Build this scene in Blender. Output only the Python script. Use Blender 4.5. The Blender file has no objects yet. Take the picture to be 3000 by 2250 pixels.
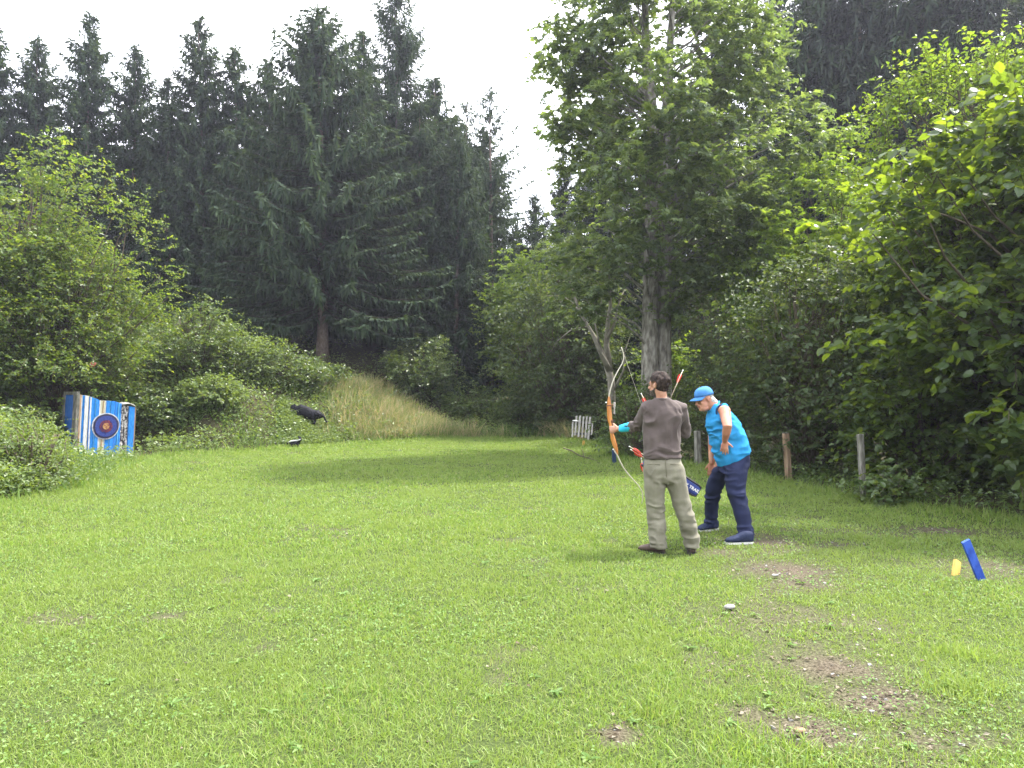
import bpy, math, random
import numpy as np
from mathutils import Vector, Matrix

R = math.radians
scene = bpy.context.scene
COL = scene.collection

# ------------------------------------------------------------------ camera
F = 1671.0                       # focal length in units of the 2212 wide reference view
CAM_H = 1.6
cam_d = bpy.data.cameras.new('camera')
cam = bpy.data.objects.new('camera', cam_d)
COL.objects.link(cam)
cam.location = (0, 0, CAM_H)
cam.rotation_euler = (R(90), 0, 0)
cam_d.sensor_width = 36.0
cam_d.lens = 36.0 * F / 2212.0
cam_d.shift_y = 20.5 / 2212.0
cam_d.clip_start = 0.05
cam_d.clip_end = 1000
scene.camera = cam


def at(x, y, Y):
    """point seen at (x, y) of the reference view, Y metres ahead"""
    return Vector(((x - 1106.0) / F * Y, Y, CAM_H - (y - 850.0) / F * Y))


# ------------------------------------------------------------------ noise
_tab = np.random.RandomState(7).rand(256, 256)
_tab3 = np.random.RandomState(8).rand(64, 64, 64)


def vn2(x, y, s=1.0, o=0.0):
    x = np.asarray(x, float) * s + o
    y = np.asarray(y, float) * s + o * 1.7
    xi = np.floor(x).astype(int); yi = np.floor(y).astype(int)
    fx = x - xi; fy = y - yi
    fx = fx * fx * (3 - 2 * fx); fy = fy * fy * (3 - 2 * fy)
    a = _tab[xi & 255, yi & 255]; b = _tab[(xi + 1) & 255, yi & 255]
    c = _tab[xi & 255, (yi + 1) & 255]; d = _tab[(xi + 1) & 255, (yi + 1) & 255]
    return (a * (1 - fx) + b * fx) * (1 - fy) + (c * (1 - fx) + d * fx) * fy


def fbm2(x, y, s=1.0, o=0.0, n=3):
    r = 0; a = .5; t = 0
    for i in range(n):
        r = r + a * vn2(x, y, s * 2 ** i, o + i * 13.3); t += a; a *= .5
    return r / t


def vn3(p, s, o=0.0):
    """p (N,3), s scalar or 3 scales; returns -1..1"""
    q = p * np.asarray(s) + o + 500
    i = np.floor(q).astype(int); f = q - i; f = f * f * (3 - 2 * f)
    r = 0
    for dx in (0, 1):
        for dy in (0, 1):
            for dz in (0, 1):
                w = (f[:, 0] if dx else 1 - f[:, 0]) * (f[:, 1] if dy else 1 - f[:, 1]) * (f[:, 2] if dz else 1 - f[:, 2])
                r = r + w * _tab3[(i[:, 0] + dx) & 63, (i[:, 1] + dy) & 63, (i[:, 2] + dz) & 63]
    return r * 2 - 1


def sstep(a, b, x):
    t = np.clip((np.asarray(x, float) - a) / (b - a), 0, 1)
    return t * t * (3 - 2 * t)


# ------------------------------------------------------------------ terrain
LAWN = np.array([(-9, -12), (-6.9, 6), (-7.4, 11.1), (-7.25, 12.4), (-7.6, 13.7), (-8.9, 17.6), (-9.3, 19.6), (-8.2, 20.9),
                 (-6.5, 23.2), (-4.7, 25.5), (-2.5, 27.5), (1.0, 28.2), (2.8, 24.8), (2.7, 18.4), (4.1, 17.6),
                 (4.9, 14.1), (5.3, 11.7), (6.4, 9.9), (7.3, 7), (8, 0), (9, -12)], float)
FLAT = np.array([(-9, -12), (-7.0, 6), (-7.5, 11.1), (-7.4, 12.4), (-7.8, 13.7), (-9.6, 17.2), (-12.2, 18.6), (-12.4, 20.6), (-9.4, 21.3),
                 (-8.0, 21.2), (-6.5, 23.4), (-4.7, 25.7), (-2.5, 27.6), (1.0, 28.4), (2.8, 24.8), (2.7, 18.4), (4.1, 17.6),
                 (4.9, 14.1), (5.3, 11.7), (6.4, 9.9), (7.3, 7), (8, 0), (9, -12)], float)


def pdist(x, y, poly):
    """signed distance, positive outside"""
    x = np.asarray(x, float); y = np.asarray(y, float)
    best = np.full(x.shape, 1e9); inside = np.zeros(x.shape, bool)
    n = len(poly)
    for i in range(n):
        ax, ay = poly[i]; bx, by = poly[(i + 1) % n]
        dx, dy = bx - ax, by - ay
        t = np.clip(((x - ax) * dx + (y - ay) * dy) / (dx * dx + dy * dy), 0, 1)
        best = np.minimum(best, np.hypot(x - ax - t * dx, y - ay - t * dy))
        c = ((ay > y) != (by > y)) & (x < (bx - ax) * (y - ay) / ((by - ay) if by != ay else 1e-9) + ax)
        inside ^= c
    return np.where(inside, -best, best)


def gz(x, y):
    x = np.asarray(x, float); y = np.asarray(y, float)
    d = np.maximum(pdist(x, y, FLAT), 0)
    s = .04 + 1.0 * sstep(-.5, -7.5, x) * (1 - .60 * sstep(22, 33, y)) + .10 * sstep(26, 34, y) * sstep(6, 0, x)
    h = d * d / (d + .7) * s
    h = 8.5 * (1 - np.exp(-h / 8.5))
    bump = (fbm2(x, y, .45, 3) - .5) * .5 * sstep(0, 3, d) + (fbm2(x, y, .5, 9, 2) - .5) * .07 + (vn2(x, y, 2.3, 5) - .5) * .018
    hill = 16 * sstep(44, 110, y) * (1 - .35 * sstep(-8, 6, x) * sstep(14, 4, x)) + 10 * sstep(14, 60, x) * sstep(10, 40, y)
    return h + bump + hill


def gz1(x, y):
    return float(gz(np.array([x]), np.array([y]))[0])


def hit(x, y, Y0=8.0, Y1=60.0):
    """where the line of sight through (x, y) meets the terrain"""
    Ys = np.arange(Y0, Y1, .05); X = (x - 1106) / F * Ys; Z = CAM_H - (y - 850) / F * Ys
    k = np.nonzero(Z <= gz(X, Ys))[0]
    return float(Ys[k[0]]) if len(k) else Y1


# worn, bare patches on the right of the lawn
WEAR = []
for (px, py, rx, ry, a) in ((1690, 1228, .50, .42, 1.0), (1650, 1168, .5, .45, .9), (1740, 1255, .35, .35, .8), (1560, 1190, .3, .3, .6),
                            (1790, 1440, .42, .30, .9), (1760, 1575, .26, .2, 1.0), (1330, 1583, .10, .10, 1.0), (1890, 1500, .35, .28, .8),
                            (1650, 1330, .6, .5, .45), (1820, 1350, .5, .4, .5), (1620, 1540, .2, .18, .6), (1780, 1180, .6, .3, .5), (1900, 1150, .9, .4, .55),
                            (2050, 1145, 1.0, .5, .6), (2150, 1230, .8, .8, .45), (360, 1333, .12, .1, .9), (1990, 1590, .25, .2, .7)):
    Y = CAM_H * F / (py - 850.0)
    WEAR.append(((px - 1106) / F * Y, Y, rx, ry, a))


def wear(x, y):
    w = np.zeros(np.shape(x))
    n = fbm2(x, y, 3.1, 21, 3)
    for cx, cy, rx, ry, a in WEAR:
        d = ((x - cx) / rx) ** 2 + ((y - cy) / ry) ** 2
        w = np.maximum(w, a * np.exp(-d * 1.1) * (.35 + 1.5 * n))
    # broken band of a foot path
    px = np.interp(y, [2.5, 4.2, 5.5, 7.2, 9, 12], [2.2, 1.9, 2.0, 2.5, 3.1, 4.2])
    w = np.maximum(w, .55 * np.exp(-((x - px) / .6) ** 2) * sstep(.52, .72, n) * sstep(13, 9, y))
    w = np.maximum(w, .38 * sstep(.66, .84, fbm2(x, y, 1.7, 61, 3)))
    return np.clip(w, 0, 1)


# ------------------------------------------------------------------ mesh helpers
def raw_mesh(name, V, faces, mats, midx=None, smooth=False):
    me = bpy.data.meshes.new(name)
    V = np.ascontiguousarray(V, dtype=np.float32)
    me.vertices.add(len(V)); me.vertices.foreach_set('co', V.ravel())
    faces = [np.ascontiguousarray(f, dtype=np.int32) for f in faces if len(f)]
    nl = sum(f.size for f in faces); npoly = sum(len(f) for f in faces)
    me.loops.add(nl); me.loops.foreach_set('vertex_index', np.concatenate([f.ravel() for f in faces]))
    me.polygons.add(npoly)
    st = []; o = 0
    for f in faces:
        st.append(o + np.arange(len(f)) * f.shape[1]); o += f.size
    me.polygons.foreach_set('loop_start', np.concatenate(st).astype(np.int32))
    for m in (mats if isinstance(mats, (list, tuple)) else [mats]):
        me.materials.append(m)
    if midx is not None:
        me.polygons.foreach_set('material_index', np.ascontiguousarray(midx, dtype=np.int32))
    me.polygons.foreach_set('use_smooth', np.full(npoly, smooth, dtype=bool))
    me.update(calc_edges=True)
    return me


def link(name, me, parent=None, loc=(0, 0, 0)):
    o = bpy.data.objects.new(name, me)
    COL.objects.link(o)
    o.location = loc
    if parent is not None:
        o.parent = parent
    return o


def tag(o, label, cat, group=None):
    o['label'] = label; o['category'] = cat
    if group: o['group'] = group
    return o


def thing(name, label, cat, loc=(0, 0, 0), group=None, rz=0):
    o = bpy.data.objects.new(name, None); COL.objects.link(o)
    o.location = loc; o.rotation_euler = (0, 0, rz)
    o.empty_display_size = .2
    return tag(o, label, cat, group)


def copy_tree(o, parent=None):
    c = o.copy(); COL.objects.link(c)
    if parent is not None: c.parent = parent
    for ch in [k for k in bpy.data.objects if k.parent == o]:
        copy_tree(ch, c)
    return c


def root_loc(o):
    p = Vector((0, 0, 0))
    while o is not None:
        p += o.location; o = o.parent
    return p


class MB:
    """collects shapes for ONE mesh"""
    def __init__(self):
        self.V = []; self.Fs = []; self.n = 0; self.mi = []

    def add(self, V, Fl, mi=0):
        V = np.asarray(V, float).reshape(-1, 3)
        for f in Fl:
            self.Fs.append([i + self.n for i in f]); self.mi.append(mi)
        self.V.append(V); self.n += len(V)

    def addnp(self, V, F4, mi=0):
        self.add(V, F4.tolist(), mi)

    def verts(self):
        return np.concatenate(self.V)

    def mesh(self, name, mats, smooth=False, off=None):
        V = self.verts()
        if off is not None: V = V - np.array(off)
        me = bpy.data.meshes.new(name)
        me.from_pydata(V.tolist(), [], self.Fs)
        for m in (mats if isinstance(mats, (list, tuple)) else [mats]): me.materials.append(m)
        me.polygons.foreach_set('material_index', np.array(self.mi, dtype=np.int32))
        me.polygons.foreach_set('use_smooth', np.full(len(self.Fs), smooth, dtype=bool))
        me.update()
        return me

    def build(self, name, mats, parent=None, smooth=False, world=True):
        """world: vertices are given in world space; parent chain is unrotated"""
        off = root_loc(parent) if (parent is not None and world) else None
        return link(name, self.mesh(name, mats, smooth, off), parent)

    # shapes
    def box(self, c, u, v, w, mi=0, taper=1.0):
        c, u, v, w = [np.array(q, float) for q in (c, u, v, w)]
        P = []
        for k in (-1, 1):
            t = taper if k > 0 else 1
            for a, b in ((-1, -1), (1, -1), (1, 1), (-1, 1)):
                P.append(c + u * a * t + v * b * t + w * k)
        self.add(P, [(3, 2, 1, 0), (4, 5, 6, 7), (0, 1, 5, 4), (1, 2, 6, 5), (2, 3, 7, 6), (3, 0, 4, 7)], mi)

    def bbox(self, c, u, v, w, b=.006, mi=0):
        """box with chamfered edges: three crossing slabs' hull via bmesh bevel"""
        import bmesh
        bm = bmesh.new()
        tmp = MB(); tmp.box(c, u, v, w)
        vs = [bm.verts.new(p) for p in tmp.verts()]
        for f in tmp.Fs: bm.faces.new([vs[i] for i in f])
        bmesh.ops.bevel(bm, geom=list(bm.edges), offset=b, segments=2, affect='EDGES', profile=.6)
        bm.verts.index_update()
        self.add([v.co[:] for v in bm.verts], [[q.index for q in f.verts] for f in bm.faces], mi)
        bm.free()

    def tube(self, pts, rad, n=8, mi=0, caps=True, up=None, dome=False, flat=1.0):
        """tapered tube; rad scalars or (a,b) pairs; dome: rounded ends"""
        P = [np.array(p, float) for p in pts]
        rad = [(r, r * flat) if np.isscalar(r) else tuple(r) for r in rad]
        if dome:
            d0 = P[0] - P[1]; d0 /= np.linalg.norm(d0); d1 = P[-1] - P[-2]; d1 /= np.linalg.norm(d1)
            r0, r1 = rad[0], rad[-1]; m0, m1 = min(r0), min(r1)
            P = [P[0] + d0 * m0, P[0] + d0 * m0 * .7] + P + [P[-1] + d1 * m1 * .7, P[-1] + d1 * m1]
            rad = [(r0[0] * .25, r0[1] * .25), (r0[0] * .74, r0[1] * .74)] + rad + [(r1[0] * .74, r1[1] * .74), (r1[0] * .25, r1[1] * .25)]
        T = []
        for i in range(len(P)):
            t = P[min(i + 1, len(P) - 1)] - P[max(i - 1, 0)]
            T.append(t / (np.linalg.norm(t) + 1e-12))
        u = np.array(up if up is not None else (0.03, .07, 1.0), float)
        if abs(np.dot(u / np.linalg.norm(u), T[0])) > .95: u = np.array((1.0, .1, .0)) if up is None else u
        V = []
        for p, t, r in zip(P, T, rad):
            a = u - t * np.dot(u, t); a /= np.linalg.norm(a) + 1e-12
            b = np.cross(t, a); u = a
            for k in range(n):
                q = 2 * math.pi * k / n
                V.append(p + a * math.cos(q) * r[0] + b * math.sin(q) * r[1])
        Fl = []
        for i in range(len(P) - 1):
            for k in range(n):
                k2 = (k + 1) % n
                Fl.append((i * n + k, i * n + k2, (i + 1) * n + k2, (i + 1) * n + k))
        if caps:
            Fl.append(tuple(range(n))[::-1]); Fl.append(tuple((len(P) - 1) * n + k for k in range(n)))
        self.add(V, Fl, mi)

    def loft(self, secs, n=24, mi=0, power=1.0):
        """secs: (centre, half vector a, half vector b); power<1 makes squarer rings"""
        V = []
        for c, a, b in secs:
            c, a, b = [np.array(q, float) for q in (c, a, b)]
            for k in range(n):
                q = 2 * math.pi * k / n
                ca, sa = math.cos(q), math.sin(q)
                V.append(c + a * math.copysign(abs(ca) ** power, ca) + b * math.copysign(abs(sa) ** power, sa))
        Fl = []
        for i in range(len(secs) - 1):
            for k in range(n):
                k2 = (k + 1) % n
                Fl.append((i * n + k, i * n + k2, (i + 1) * n + k2, (i + 1) * n + k))
        Fl.append(tuple(range(n))[::-1]); Fl.append(tuple((len(secs) - 1) * n + k for k in range(n)))
        self.add(V, Fl, mi)

    def ell(self, c, a, b, w, n=14, m=9, mi=0):
        """ellipsoid with half axes a, b, w (vectors)"""
        c, a, b, w = [np.array(q, float) for q in (c, a, b, w)]
        V = [c - w]
        for i in range(1, m):
            th = math.pi * i / m
            for k in range(n):
                q = 2 * math.pi * k / n
                V.append(c + (a * math.cos(q) + b * math.sin(q)) * math.sin(th) - w * math.cos(th))
        V.append(c + w)
        Fl = [(0, 1 + (k + 1) % n, 1 + k) for k in range(n)]
        for i in range(m - 2):
            for k in range(n):
                k2 = (k + 1) % n
                Fl.append((1 + i * n + k, 1 + i * n + k2, 1 + (i + 1) * n + k2, 1 + (i + 1) * n + k))
        L = 1 + (m - 1) * n; o = 1 + (m - 2) * n
        Fl += [(L, o + k, o + (k + 1) % n) for k in range(n)]
        self.add(V, Fl, mi)


def remeshed(name, mb, mats, voxel, smooth=2, parent=None, disp=None, factor=.5):
    """one continuous surface out of overlapping closed shapes"""
    me0 = mb.mesh(name + '_src', [])
    o = bpy.data.objects.new(name + '_src', me0); COL.objects.link(o)
    m = o.modifiers.new('r', 'REMESH'); m.mode = 'VOXEL'; m.voxel_size = voxel; m.adaptivity = 0
    if smooth:
        s = o.modifiers.new('s', 'SMOOTH'); s.factor = factor; s.iterations = smooth
    dg = bpy.context.evaluated_depsgraph_get()
    me = bpy.data.meshes.new_from_object(o.evaluated_get(dg))
    bpy.data.objects.remove(o); bpy.data.meshes.remove(me0)
    me.name = name
    n = len(me.vertices)
    co = np.empty(n * 3, np.float32); me.vertices.foreach_get('co', co); co = co.reshape(-1, 3).astype(float)
    if disp is not None:
        no = np.empty(n * 3, np.float32); me.vertices.foreach_get('normal', no); no = no.reshape(-1, 3)
        co = co + no * disp(co)[:, None]
    if parent is not None: co = co - np.array(root_loc(parent))
    me.vertices.foreach_set('co', co.astype(np.float32).ravel())
    me.materials.clear()
    for q in (mats if isinstance(mats, (list, tuple)) else [mats]): me.materials.append(q)
    me.polygons.foreach_set('use_smooth', np.ones(len(me.polygons), bool))
    me.update()
    return link(name, me, parent)


# ------------------------------------------------------------------ materials
def newmat(name):
    m = bpy.data.materials.new(name); m.use_nodes = True
    nt = m.node_tree; nt.nodes.clear()
    return m, nt, nt.nodes, nt.links


def ramp(nt, cols, pos=None):
    r = nt.nodes.new('ShaderNodeValToRGB')
    e = r.color_ramp.elements
    pos = pos or [i / (len(cols) - 1) for i in range(len(cols))]
    e[0].position = pos[0]; e[0].color = (*cols[0], 1)
    e[1].position = pos[-1]; e[1].color = (*cols[-1], 1)
    for c, p in list(zip(cols, pos))[1:-1]:
        q = e.new(p); q.color = (*c, 1)
    return r


def leaf_mat(name, cols, trans=.4, tcol=None, rough=.45, spec=.4, patch=0.0, pcol=None, pscale=.35):
    """leaf: colour differs from leaf to leaf; part of the light passes through"""
    m, nt, N, L = newmat(name)
    g = N.new('ShaderNodeNewGeometry')
    r = ramp(nt, cols)
    L.new(g.outputs['Random Per Island'], r.inputs[0])
    col = r.outputs[0]
    if patch:
        tc = N.new('ShaderNodeTexCoord'); nz = N.new('ShaderNodeTexNoise'); nz.inputs['Scale'].default_value = pscale
        nz.inputs['Detail'].default_value = 3
        L.new(tc.outputs['Object'], nz.inputs['Vector'])
        mr = N.new('ShaderNodeMapRange'); mr.inputs[1].default_value = .40; mr.inputs[2].default_value = .62; mr.inputs[4].default_value = patch
        L.new(nz.outputs['Fac'], mr.inputs[0])
        mx = N.new('ShaderNodeMix'); mx.data_type = 'RGBA'
        L.new(mr.outputs[0], mx.inputs[0]); L.new(col, mx.inputs[6]); mx.inputs[7].default_value = (*pcol, 1)
        col = mx.outputs[2]
    p = N.new('ShaderNodeBsdfPrincipled'); p.inputs['Roughness'].default_value = rough
    p.inputs['Specular IOR Level'].default_value = spec
    L.new(col, p.inputs['Base Color'])
    t = N.new('ShaderNodeBsdfTranslucent')
    hs = N.new('ShaderNodeMix'); hs.data_type = 'RGBA'; hs.blend_type = 'MULTIPLY'; hs.inputs[0].default_value = 1
    L.new(col, hs.inputs[6]); hs.inputs[7].default_value = (*(tcol or (1.9, 1.7, .8)), 1)
    L.new(hs.outputs[2], t.inputs[0])
    mix = N.new('ShaderNodeMixShader'); mix.inputs[0].default_value = trans
    L.new(p.outputs[0], mix.inputs[1]); L.new(t.outputs[0], mix.inputs[2])
    o = N.new('ShaderNodeOutputMaterial'); L.new(mix.outputs[0], o.inputs[0])
    return m


def solid(name, cols, scale=8.0, rough=.7, spec=.3, bump=0.0, bscale=None, stretch=(1, 1, 1), pos=None, metallic=0, detail=5, sheen=0):
    m, nt, N, L = newmat(name)
    tc = N.new('ShaderNodeTexCoord'); mp = N.new('ShaderNodeMapping'); mp.inputs['Scale'].default_value = stretch
    L.new(tc.outputs['Object'], mp.inputs[0])
    nz = N.new('ShaderNodeTexNoise'); nz.inputs['Scale'].default_value = scale; nz.inputs['Detail'].default_value = detail
    L.new(mp.outputs[0], nz.inputs['Vector'])
    r = ramp(nt, cols, pos or [.3 + .4 * i / (len(cols) - 1) for i in range(len(cols))])
    L.new(nz.outputs['Fac'], r.inputs[0])
    p = N.new('ShaderNodeBsdfPrincipled'); p.inputs['Roughness'].default_value = rough
    p.inputs['Specular IOR Level'].default_value = spec; p.inputs['Metallic'].default_value = metallic
    if sheen: p.inputs['Sheen Weight'].default_value = sheen
    L.new(r.outputs[0], p.inputs['Base Color'])
    if bump:
        n2 = N.new('ShaderNodeTexNoise'); n2.inputs['Scale'].default_value = bscale or scale * 3; n2.inputs['Detail'].default_value = 4
        L.new(mp.outputs[0], n2.inputs['Vector'])
        b = N.new('ShaderNodeBump'); b.inputs['Strength'].default_value = bump; b.inputs['Distance'].default_value = .01
        L.new(n2.outputs['Fac'], b.inputs['Height']); L.new(b.outputs[0], p.inputs['Normal'])
    o = N.new('ShaderNodeOutputMaterial'); L.new(p.outputs[0], o.inputs[0])
    return m


M = {}
M['grass'] = leaf_mat('grass_blade', [(.10, .175, .035), (.172, .262, .052), (.235, .312, .072), (.135, .232, .045), (.30, .30, .14)], .42, (1.35, 1.35, .75), .5, .3,
                      patch=.7, pcol=(.195, .26, .07), pscale=.55)
M['clover'] = leaf_mat('clover_leaf', [(.09, .165, .04), (.13, .22, .06), (.18, .26, .09)], .3, (1.4, 1.4, .7), .6, .22)
M['dry_grass'] = leaf_mat('dry_grass_stalk', [(.15, .20, .07), (.30, .28, .14), (.42, .34, .22), (.11, .17, .05), (.20, .24, .09)], .35, (1.3, 1.2, .8), .6, .2)
M['bank_grass'] = leaf_mat('bank_grass_blade', [(.06, .12, .02), (.10, .19, .035), (.15, .23, .06)], .4, (1.5, 1.4, .7), .5, .35)
M['herb'] = leaf_mat('herb_leaf', [(.05, .085, .022), (.09, .145, .036), (.15, .21, .07), (.07, .115, .04)], .40, (2.2, 2.0, .7), .42, .5, patch=.6, pcol=(.13, .18, .06), pscale=.8)
M['bramble'] = leaf_mat('bramble_leaf', [(.035, .065, .018), (.065, .11, .03), (.11, .155, .05)], .38, (2.4, 2.1, .7), .42, .5)
M['maple'] = leaf_mat('maple_leaf', [(.048, .076, .034), (.070, .105, .047), (.098, .136, .062), (.12, .158, .066)], .48, (2.2, 2.15, .8), .42, .4)
M['hazel'] = leaf_mat('hazel_leaf', [(.032, .060, .020), (.046, .082, .026), (.06, .10, .03), (.075, .115, .036)], .50, (3.9, 3.2, .55), .40, .5)
M['young'] = leaf_mat('young_leaf', [(.07, .12, .02), (.10, .16, .03), (.14, .19, .04)], .50, (2.3, 2.15, .75), .42, .4)
M['hornbeam'] = leaf_mat('hornbeam_leaf', [(.045, .083, .022), (.07, .117, .031), (.098, .149, .041), (.132, .160, .047)], .48, (2.45, 2.25, .62), .42, .45)
M['greytree'] = leaf_mat('elder_leaf', [(.035, .06, .022), (.055, .085, .035), (.085, .115, .05)], .42, (2.2, 2.0, .8), .5, .28)
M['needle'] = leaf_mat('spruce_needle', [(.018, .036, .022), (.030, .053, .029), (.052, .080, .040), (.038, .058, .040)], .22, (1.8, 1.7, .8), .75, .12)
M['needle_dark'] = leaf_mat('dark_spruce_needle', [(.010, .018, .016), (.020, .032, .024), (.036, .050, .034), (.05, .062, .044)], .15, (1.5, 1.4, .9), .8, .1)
M['bark'] = solid('grey_bark', [(.07, .062, .052), (.17, .158, .135), (.29, .28, .245)], 4, .85, .2, 1.0, 12, (3, 3, 1.1))
M['spruce_bark'] = solid('spruce_bark', [(.07, .05, .04), (.13, .10, .08), (.18, .15, .13)], 9, .9, .2, .8, 20, (2, 2, .8))
M['bough'] = solid('spruce_bough', [(.025, .02, .016), (.05, .042, .034)], 9, .9, .1)
M['twig'] = solid('twig_bark', [(.06, .045, .03), (.12, .10, .07)], 9, .8, .2)
M['deadwood'] = solid('dead_branch_bark', [(.12, .11, .09), (.26, .24, .20)], 6, .85, .2, .4, 20)
# ================================================================== SKY, SUN
SUN_AZ, SUN_EL = R(58), R(57)
SUN_STR, SKY_STR = 4.8, .15
world = bpy.data.worlds.new('World'); scene.world = world; world.use_nodes = True
nt = world.node_tree; N, L = nt.nodes, nt.links; N.clear()
sky = N.new('ShaderNodeTexSky'); sky.sky_type = 'NISHITA'; sky.sun_disc = False
sky.sun_elevation = SUN_EL; sky.sun_rotation = SUN_AZ; sky.air_density = 1.0; sky.dust_density = 3.0; sky.ozone_density = 1.0
tc = N.new('ShaderNodeTexCoord'); nz = N.new('ShaderNodeTexNoise'); nz.inputs['Scale'].default_value = 2.2; nz.inputs['Detail'].default_value = 5
L.new(tc.outputs['Generated'], nz.inputs['Vector'])
mr = N.new('ShaderNodeMapRange'); mr.inputs[1].default_value = .3; mr.inputs[2].default_value = .6; mr.inputs[3].default_value = .55; mr.inputs[4].default_value = .95
L.new(nz.outputs['Fac'], mr.inputs[0])
mx = N.new('ShaderNodeMix'); mx.data_type = 'RGBA'
L.new(mr.outputs[0], mx.inputs[0]); L.new(sky.outputs[0], mx.inputs[6]); mx.inputs[7].default_value = (10.6, 10.8, 11.4, 1)   # thin bright cloud
bg = N.new('ShaderNodeBackground'); bg.inputs['Strength'].default_value = SKY_STR
L.new(mx.outputs[2], bg.inputs[0])
wo = N.new('ShaderNodeOutputWorld'); L.new(bg.outputs[0], wo.inputs[0])

sd = Vector((math.sin(SUN_AZ) * math.cos(SUN_EL), math.cos(SUN_AZ) * math.cos(SUN_EL), math.sin(SUN_EL)))
sl = bpy.data.lights.new('sun', 'SUN'); sl.energy = SUN_STR; sl.angle = R(4.5); sl.color = (1, .955, .87)
so = bpy.data.objects.new('sun', sl); COL.objects.link(so); so.location = sd * 60
so.rotation_euler = sd.to_track_quat('Z', 'Y').to_euler()

vs = scene.view_settings
vs.view_transform = 'Standard'; vs.look = 'None'; vs.exposure = 1.48; vs.gamma = 1.0
cy = scene.cycles
cy.max_bounces = 7; cy.diffuse_bounces = 3; cy.glossy_bounces = 2; cy.transmission_bounces = 5; cy.transparent_max_bounces = 4
cy.use_denoising = True; cy.caustics_reflective = False; cy.caustics_refractive = False; cy.sample_clamp_indirect = 6

VEIL = .0007  # density of an added volume that lifts the darks like lens veil
if VEIL > 0:
    m, nt, N, L = newmat('lens_veil_volume')
    pv = N.new('ShaderNodeVolumePrincipled'); pv.inputs['Density'].default_value = VEIL; pv.inputs['Color'].default_value = (.80, .81, 1.0, 1); pv.inputs['Anisotropy'].default_value = .45
    o = N.new('ShaderNodeOutputMaterial'); L.new(pv.outputs[0], o.inputs['Volume'])
    hb = MB(); hb.box((0, 100, 14.0), (170, 0, 0), (0, 165, 0), (0, 0, 27.0))
    o = hb.build('haze', m); o['kind'] = 'stuff'
# ================================================================== GROUND
def axis(parts):
    r = []
    for a, b, s in parts: r += list(np.arange(a, b, s))
    return np.array(r + [parts[-1][1]])


xs = axis([(-160, -40, 12), (-40, -20, 2), (-20, -10, .5), (-10, 8, .14), (8, 20, .6), (20, 40, 2), (40, 160, 12)])
ys = axis([(-60, -4, 6), (-4, 2.5, .6), (2.5, 12, .12), (12, 30, .22), (30, 45, .8), (45, 80, 4), (80, 260, 15)])
GX, GY = np.meshgrid(xs, ys, indexing='ij')
GZ = gz(GX.ravel(), GY.ravel())
gv = np.stack([GX.ravel(), GY.ravel(), GZ], 1)
ii, jj = np.meshgrid(np.arange(len(xs) - 1), np.arange(len(ys) - 1), indexing='ij')
a = (ii * len(ys) + jj).ravel()
gf = np.stack([a, a + len(ys), a + len(ys) + 1, a + 1], 1)

m, nt, N, L = newmat('ground_soil')
at_l = N.new('ShaderNodeAttribute'); at_l.attribute_name = 'lawn'
at_w = N.new('ShaderNodeAttribute'); at_w.attribute_name = 'wear'
tc = N.new('ShaderNodeTexCoord')
n1 = N.new('ShaderNodeTexNoise'); n1.inputs['Scale'].default_value = 9; n1.inputs['Detail'].default_value = 7
n2 = N.new('ShaderNodeTexNoise'); n2.inputs['Scale'].default_value = 70; n2.inputs['Detail'].default_value = 4
L.new(tc.outputs['Object'], n1.inputs['Vector']); L.new(tc.outputs['Object'], n2.inputs['Vector'])
rl = ramp(nt, [(.022, .034, .010), (.045, .065, .016), (.08, .10, .03)], [.3, .5, .7]); L.new(n2.outputs['Fac'], rl.inputs[0])
rd = ramp(nt, [(.038, .028, .019), (.08, .063, .045), (.145, .12, .092)], [.33, .5, .68]); L.new(n2.outputs['Fac'], rd.inputs[0])
rf = ramp(nt, [(.025, .02, .012), (.05, .045, .022), (.06, .07, .025)], [.3, .5, .7]); L.new(n1.outputs['Fac'], rf.inputs[0])
m1 = N.new('ShaderNodeMix'); m1.data_type = 'RGBA'; L.new(at_l.outputs['Fac'], m1.inputs[0]); L.new(rf.outputs[0], m1.inputs[6]); L.new(rl.outputs[0], m1.inputs[7])
m2 = N.new('ShaderNodeMix'); m2.data_type = 'RGBA'; L.new(at_w.outputs['Fac'], m2.inputs[0]); L.new(m1.outputs[2], m2.inputs[6]); L.new(rd.outputs[0], m2.inputs[7])
p = N.new('ShaderNodeBsdfPrincipled'); p.inputs['Roughness'].default_value = .9; p.inputs['Specular IOR Level'].default_value = .15
L.new(m2.outputs[2], p.inputs['Base Color'])
b = N.new('ShaderNodeBump'); b.inputs['Strength'].default_value = .8; b.inputs['Distance'].default_value = .02
L.new(n2.outputs['Fac'], b.inputs['Height']); L.new(b.outputs[0], p.inputs['Normal'])
o = N.new('ShaderNodeOutputMaterial'); L.new(p.outputs[0], o.inputs[0])
me = raw_mesh('ground', gv, [gf], m, smooth=True)
for nm, val in (('lawn', sstep(.25, -.15, pdist(gv[:, 0], gv[:, 1], LAWN))), ('wear', wear(gv[:, 0], gv[:, 1]) * (np.abs(gv[:, 1] - 8) < 24))):
    at_ = me.attributes.new(nm, 'FLOAT', 'POINT'); at_.data.foreach_set('value', val.astype(np.float32))
ground = link('ground', me); ground['kind'] = 'structure'

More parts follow.
